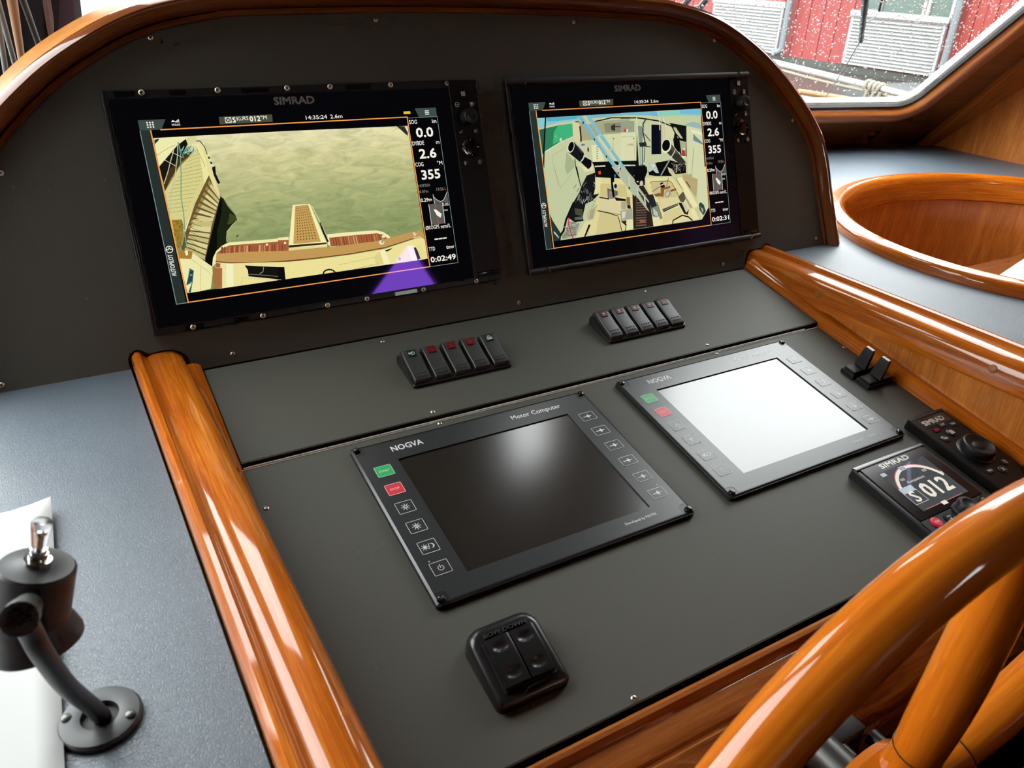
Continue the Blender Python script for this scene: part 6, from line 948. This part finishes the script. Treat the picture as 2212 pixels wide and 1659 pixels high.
g = G(); g.tube([hub, hub + Yv * .055], .016, 18); g.out('shaft', 'dark_metal', sw, 40)
tag(sw, 'varnished wooden steering wheel in the lower right corner', 'steering wheel')
# lever bracket behind the wheel
lb = empty('control_bracket', T((.120, -.330, -.105)))
g = G(); g.box(-.030, .020, -.012, .030, -.060, .022, .004); g.out('housing', 'satin_black', lb, 40)
g = G(); g.obox((-.004, -.022, -.012), (.050, 0, -.050), (0, .010, 0), (.010, 0, .010), .002); g.out('lever', 'dark_metal', lb, 40)
for x, z in ((-.012, .012), (.030, .004)):
    g = G(); g.lathe([(.0075, 0), (.0075, .012), (.0045, .015)], (x, -.012, z), 16, Quaternion((1, 0, 0), R(90)).to_matrix()); g.out('bolt', 'black_plastic', lb, 40)
tag(lb, 'dark metal control bracket with bolts behind the wheel rim', 'bracket')
# ================================================================== POLES LEFT OF THE HOOD
def pole(name, a, b_, r0, r1, mat, lab):
    a, b_ = Vector(a), Vector(b_); d = b_ - a; a = a - d * .9; b2 = b_ + d * 2.2
    b2 = b_ + d * ((.10 - b_.z) / d.z) if d.z < 0 else b2
    g = G(); g.tube([a, b_, b2], [r0 * 1.05, r1, r1], 12); tag(g.out(name, mat, None, 40), lab, 'pole', 'poles stowed left of the hood')
pole('wooden_pole', (-.3515, .62, .406), (-.3550, .62, .350), .0072, .0042, 'pole_tan', 'tan tapered wooden pole behind the left shoulder of the hood')
pole('metal_tube', (-.3400, .63, .406), (-.3350, .63, .368), .0042, .0036, 'pole_dark', 'dark grey tube between the tan pole and the window mullion')
pole('metal_tube', (-.3660, .60, .400), (-.3640, .60, .342), .0034, .0030, 'pole_grey', 'thin grey tube just left of the tan pole')
pole('metal_tube', (-.3700, .59, .398), (-.3745, .59, .336), .0036, .0032, 'pole_grey', 'pale grey tube at the left edge of the picture')
# ================================================================== OUTSIDE THE WINDOW
K = (12 + .369) / (6 + .369)
def hy(y): return -.569 + (y + .569) * K
def hz(z): return .470 + (z - .470) * K
hs = empty('boathouse', T((12, 0, 0)))
z0, z1 = hz(-.19), hz(-.19) + 4.2; bw = .152; k = None; y = 2.0; nb = 0
while y < 19:
    if k is None:
        g = G(); g.box(0, .03, .004, bw - .004, z0, z1, .004, 1); k = g.out('wall_board', 'red_boards', hs); o = k
    else: o = bpy.data.objects.new('wall_board', k.data); C.objects.link(o); o.parent = hs
    o.location = (-.012 * (nb % 2), y, 0); y += bw; nb += 1
g = G(); g.box(.03, .3, 1.9, 19, z0, z1); g.out('wall_core', 'maroon', hs)
g = G(); g.box(-.06, .3, 1.9, 19, hz(-.245), hz(-.19)); g.out('plinth', 'foundation', hs)
g = G(); g.box(-.4, 3, 1.5, 19.5, z1, z1 + .2); g.out('eaves', 'foundation', hs)
def louvre(ya, yb, za, zb, n):
    g = G(); ya, yb, za, zb = hy(ya), hy(yb), hz(za), hz(zb); t = .05
    g.box(-.07, -.02, ya, ya + t, za, zb); g.box(-.07, -.02, yb - t, yb, za, zb); g.box(-.08, -.02, ya - .03, yb + .03, zb, zb + .10); fr = g.out('louvre_frame', 'louver_white', hs)
    st = (zb - za) / n; g = G(); g.obox((-.095, ya + t, 0), (.012, 0, 0), (0, yb - ya - 2 * t, 0), (.050, 0, st * .90)); s0 = None
    for i in range(n):
        if s0 is None: s0 = g.out('slat', 'louver_white', fr); o = s0
        else: o = bpy.data.objects.new('slat', s0.data); C.objects.link(o); o.parent = fr
        o.location = (0, 0, za + i * st)
louvre(5.19, 6.125, -.176, .215, 14); louvre(3.53, 4.42, -.176, .195, 14)
for i, (ya, yb) in enumerate(((4.30, 4.165), (4.14, 3.76), (3.70, 3.52))):
    a, b_ = hy(yb), hy(ya); zz = hz(.262 - .02 * i * .5); g = G(); g.holed([(a - .05, zz - .06), (b_ + .05, zz - .06), (b_ + .05, zz + 1.2), (a - .05, zz + 1.2)], [[(a, zz), (b_, zz), (b_, zz + 1.12), (a, zz + 1.12)]], 0, .06)
    wf = g.out('window', 'louver_white', hs); wf.matrix_local = frame((-.09, 0, 0), Vector((0, 1, 0)), Zv, X)
    g = G(); g.poly([(a, zz), (b_, zz), (b_, zz + 1.12), (a, zz + 1.12)], .03, .035); g.out('window_pane', 'house_window', wf)
g = G(); g.box(-.12, -.02, hy(3.50), hy(4.42), hz(.195) + .02, hz(.25), .01); g.out('window_sill', 'louver_white', hs)
for y_ in (5.10, 3.445):
    g = G(); g.tube(catmull([(-.13, hy(y_), z1), (-.13, hy(y_), hz(.1)), (-.13, hy(y_), hz(-.12)), (-.16, hy(y_ + .03), hz(-.155)), (-.22, hy(y_ + .07), hz(-.175))], 4), .055, 12); g.out('drainpipe', 'pipe_grey', hs, 40)
tag(hs, 'red boarded boathouse with white louvres seen through the wet windscreen', 'building')
g = G(); g.box(5.2, 13, -20, 40, hz(-.245) - .3, hz(-.245)); q_ = g.out('quay', 'quay_wet'); struct(q_, 'wet quay in front of the red boathouse')
g = G(); g.box(9.2, 10.6, 2.2, hy(4.0) - 1.5, hz(-.245), hz(-.245) + .16, .02); tag(g.out('concrete_step', 'concrete', None, 40), 'low grey concrete step on the quay below the white louvre', 'step')
g = G(); g.box(-120, 5.2, -120, 160, -1.9, -1.8); g.out('harbour_water', 'quay_wet')['kind'] = 'structure'
# side rail of the boat with a rope made fast to it
br = empty('boat_rail', T((0, 0, 0)))
def onrail(t): return Vector((2.40, 1.936 + (1.235 - 1.936) * t, .152 + (.110 - .152) * t))
g = G(); g.tube([onrail(-1.5), onrail(.5), onrail(2.2)], .0115, 14); g.out('rail_tube', 'rail_white', br, 40)
for t in (-.9, 1.8): g = G(); p = onrail(t); g.tube([p, p + Vector((.02, 0, -.6))], .009, 10); g.out('stanchion', 'rail_white', br, 40)
tag(br, 'white tubular side rail outside the windscreen', 'rail')
rp = empty('mooring_rope', T((0, 0, 0)))
low = [onrail(t) + Vector((-.004, 0, -.020 - .004 * math.sin(t * 5))) for t in [-.8 + .15 * i for i in range(18)]]
g = G(); g.tube(low, .006, 10); g.out('rope_run', 'rope_cream', rp, 50)
for i in range(4):
    c = onrail(.665 + i * .026); pts = []
    for j in range(20):
        a = 2 * math.pi * j / 20; pts.append(c + Vector((.019 * math.cos(a), .004 * math.sin(a + i), .019 * math.sin(a) - .003)))
    g = G(); g.tube(pts, .0068, 8, closed=True); g.out('rope_turn', 'rope_cream', rp, 60)
for dy, ln in ((0, .11), (-.03, .085), (-.055, .10)):
    c = onrail(.69) + Vector((-.02, dy, -.012)); g = G(); g.tube(catmull([c, c + Vector((-.004, .006, -ln * .5)), c + Vector((0, -.004, -ln))], 6), .0065, 8); g.out('rope_tail', 'rope_cream', rp, 60)
tag(rp, 'cream rope wound round the white boat rail', 'rope')
for i, (a, b_, r_, mt, lb_) in enumerate((((3.0, 2.30, -.030), (3.0, 1.80, -.021), .013, 'hook_orange', 'short orange boat hook shaft lying outside the windscreen'), ((2.95, 2.40, -.048), (2.95, 1.60, -.045), .009, 'rail_white', 'white pole lying beside the orange shafts'), ((2.9, 2.42, -.068), (2.9, 1.75, -.055), .010, 'hook_orange', 'lower orange shaft lying outside the windscreen'))):
    g = G(); g.tube([a, b_], r_, 10); tag(g.out('boat_hook', mt, None, 40), lb_, 'pole', 'poles on the side deck')
g = G(); g.box(2.0, 3.4, -1, 3.6, -.40, -.36, .005); tag(g.out('side_deck', 'side_deck_grey', None, 40), 'grey side deck of the boat outside the windscreen', 'deck')
# furled dark cloth hanging outside, with a thin line
fr_o = FR
p_t = FR @ Vector((-.615, .484, .030 * OUT)); p_b = FR @ Vector((-.532, .371, .030 * OUT))
cl = empty('furled_cloth', T((0, 0, 0)))
g = G(); pts = [p_t.lerp(p_b, i / 10) for i in range(-6, 11)]; g.tube(pts, [.0150 - .0004 * i + .0012 * math.sin(i * 1.7) for i in range(17)], 9, squash=.6); g.out('cloth', 'navy_cloth', cl, 40)
g = G(); e_ = FR @ Vector((-.473, .165, .030 * OUT)); g.tube([p_b, p_b.lerp(e_, .5) + Vector((.01, 0, .01)), e_], .0012, 6); g.out('line', 'dark_metal', cl, 40)
tag(cl, 'dark furled cloth hanging outside the windscreen with a thin line', 'cloth')
for i, dx in enumerate((-1.030, -.990)):
    g = G(); a = FR @ Vector((dx, .30, .05 * OUT)); b_ = FR @ Vector((dx + .09, 1.1, .05 * OUT)); g.tube([a, b_], .006, 8); tag(g.out('wiper_arm', 'gasket_black', None, 40), ('left dark wiper arm beyond the top of the hood', 'right dark wiper arm beyond the top of the hood')[i], 'wiper', 'wiper arms')
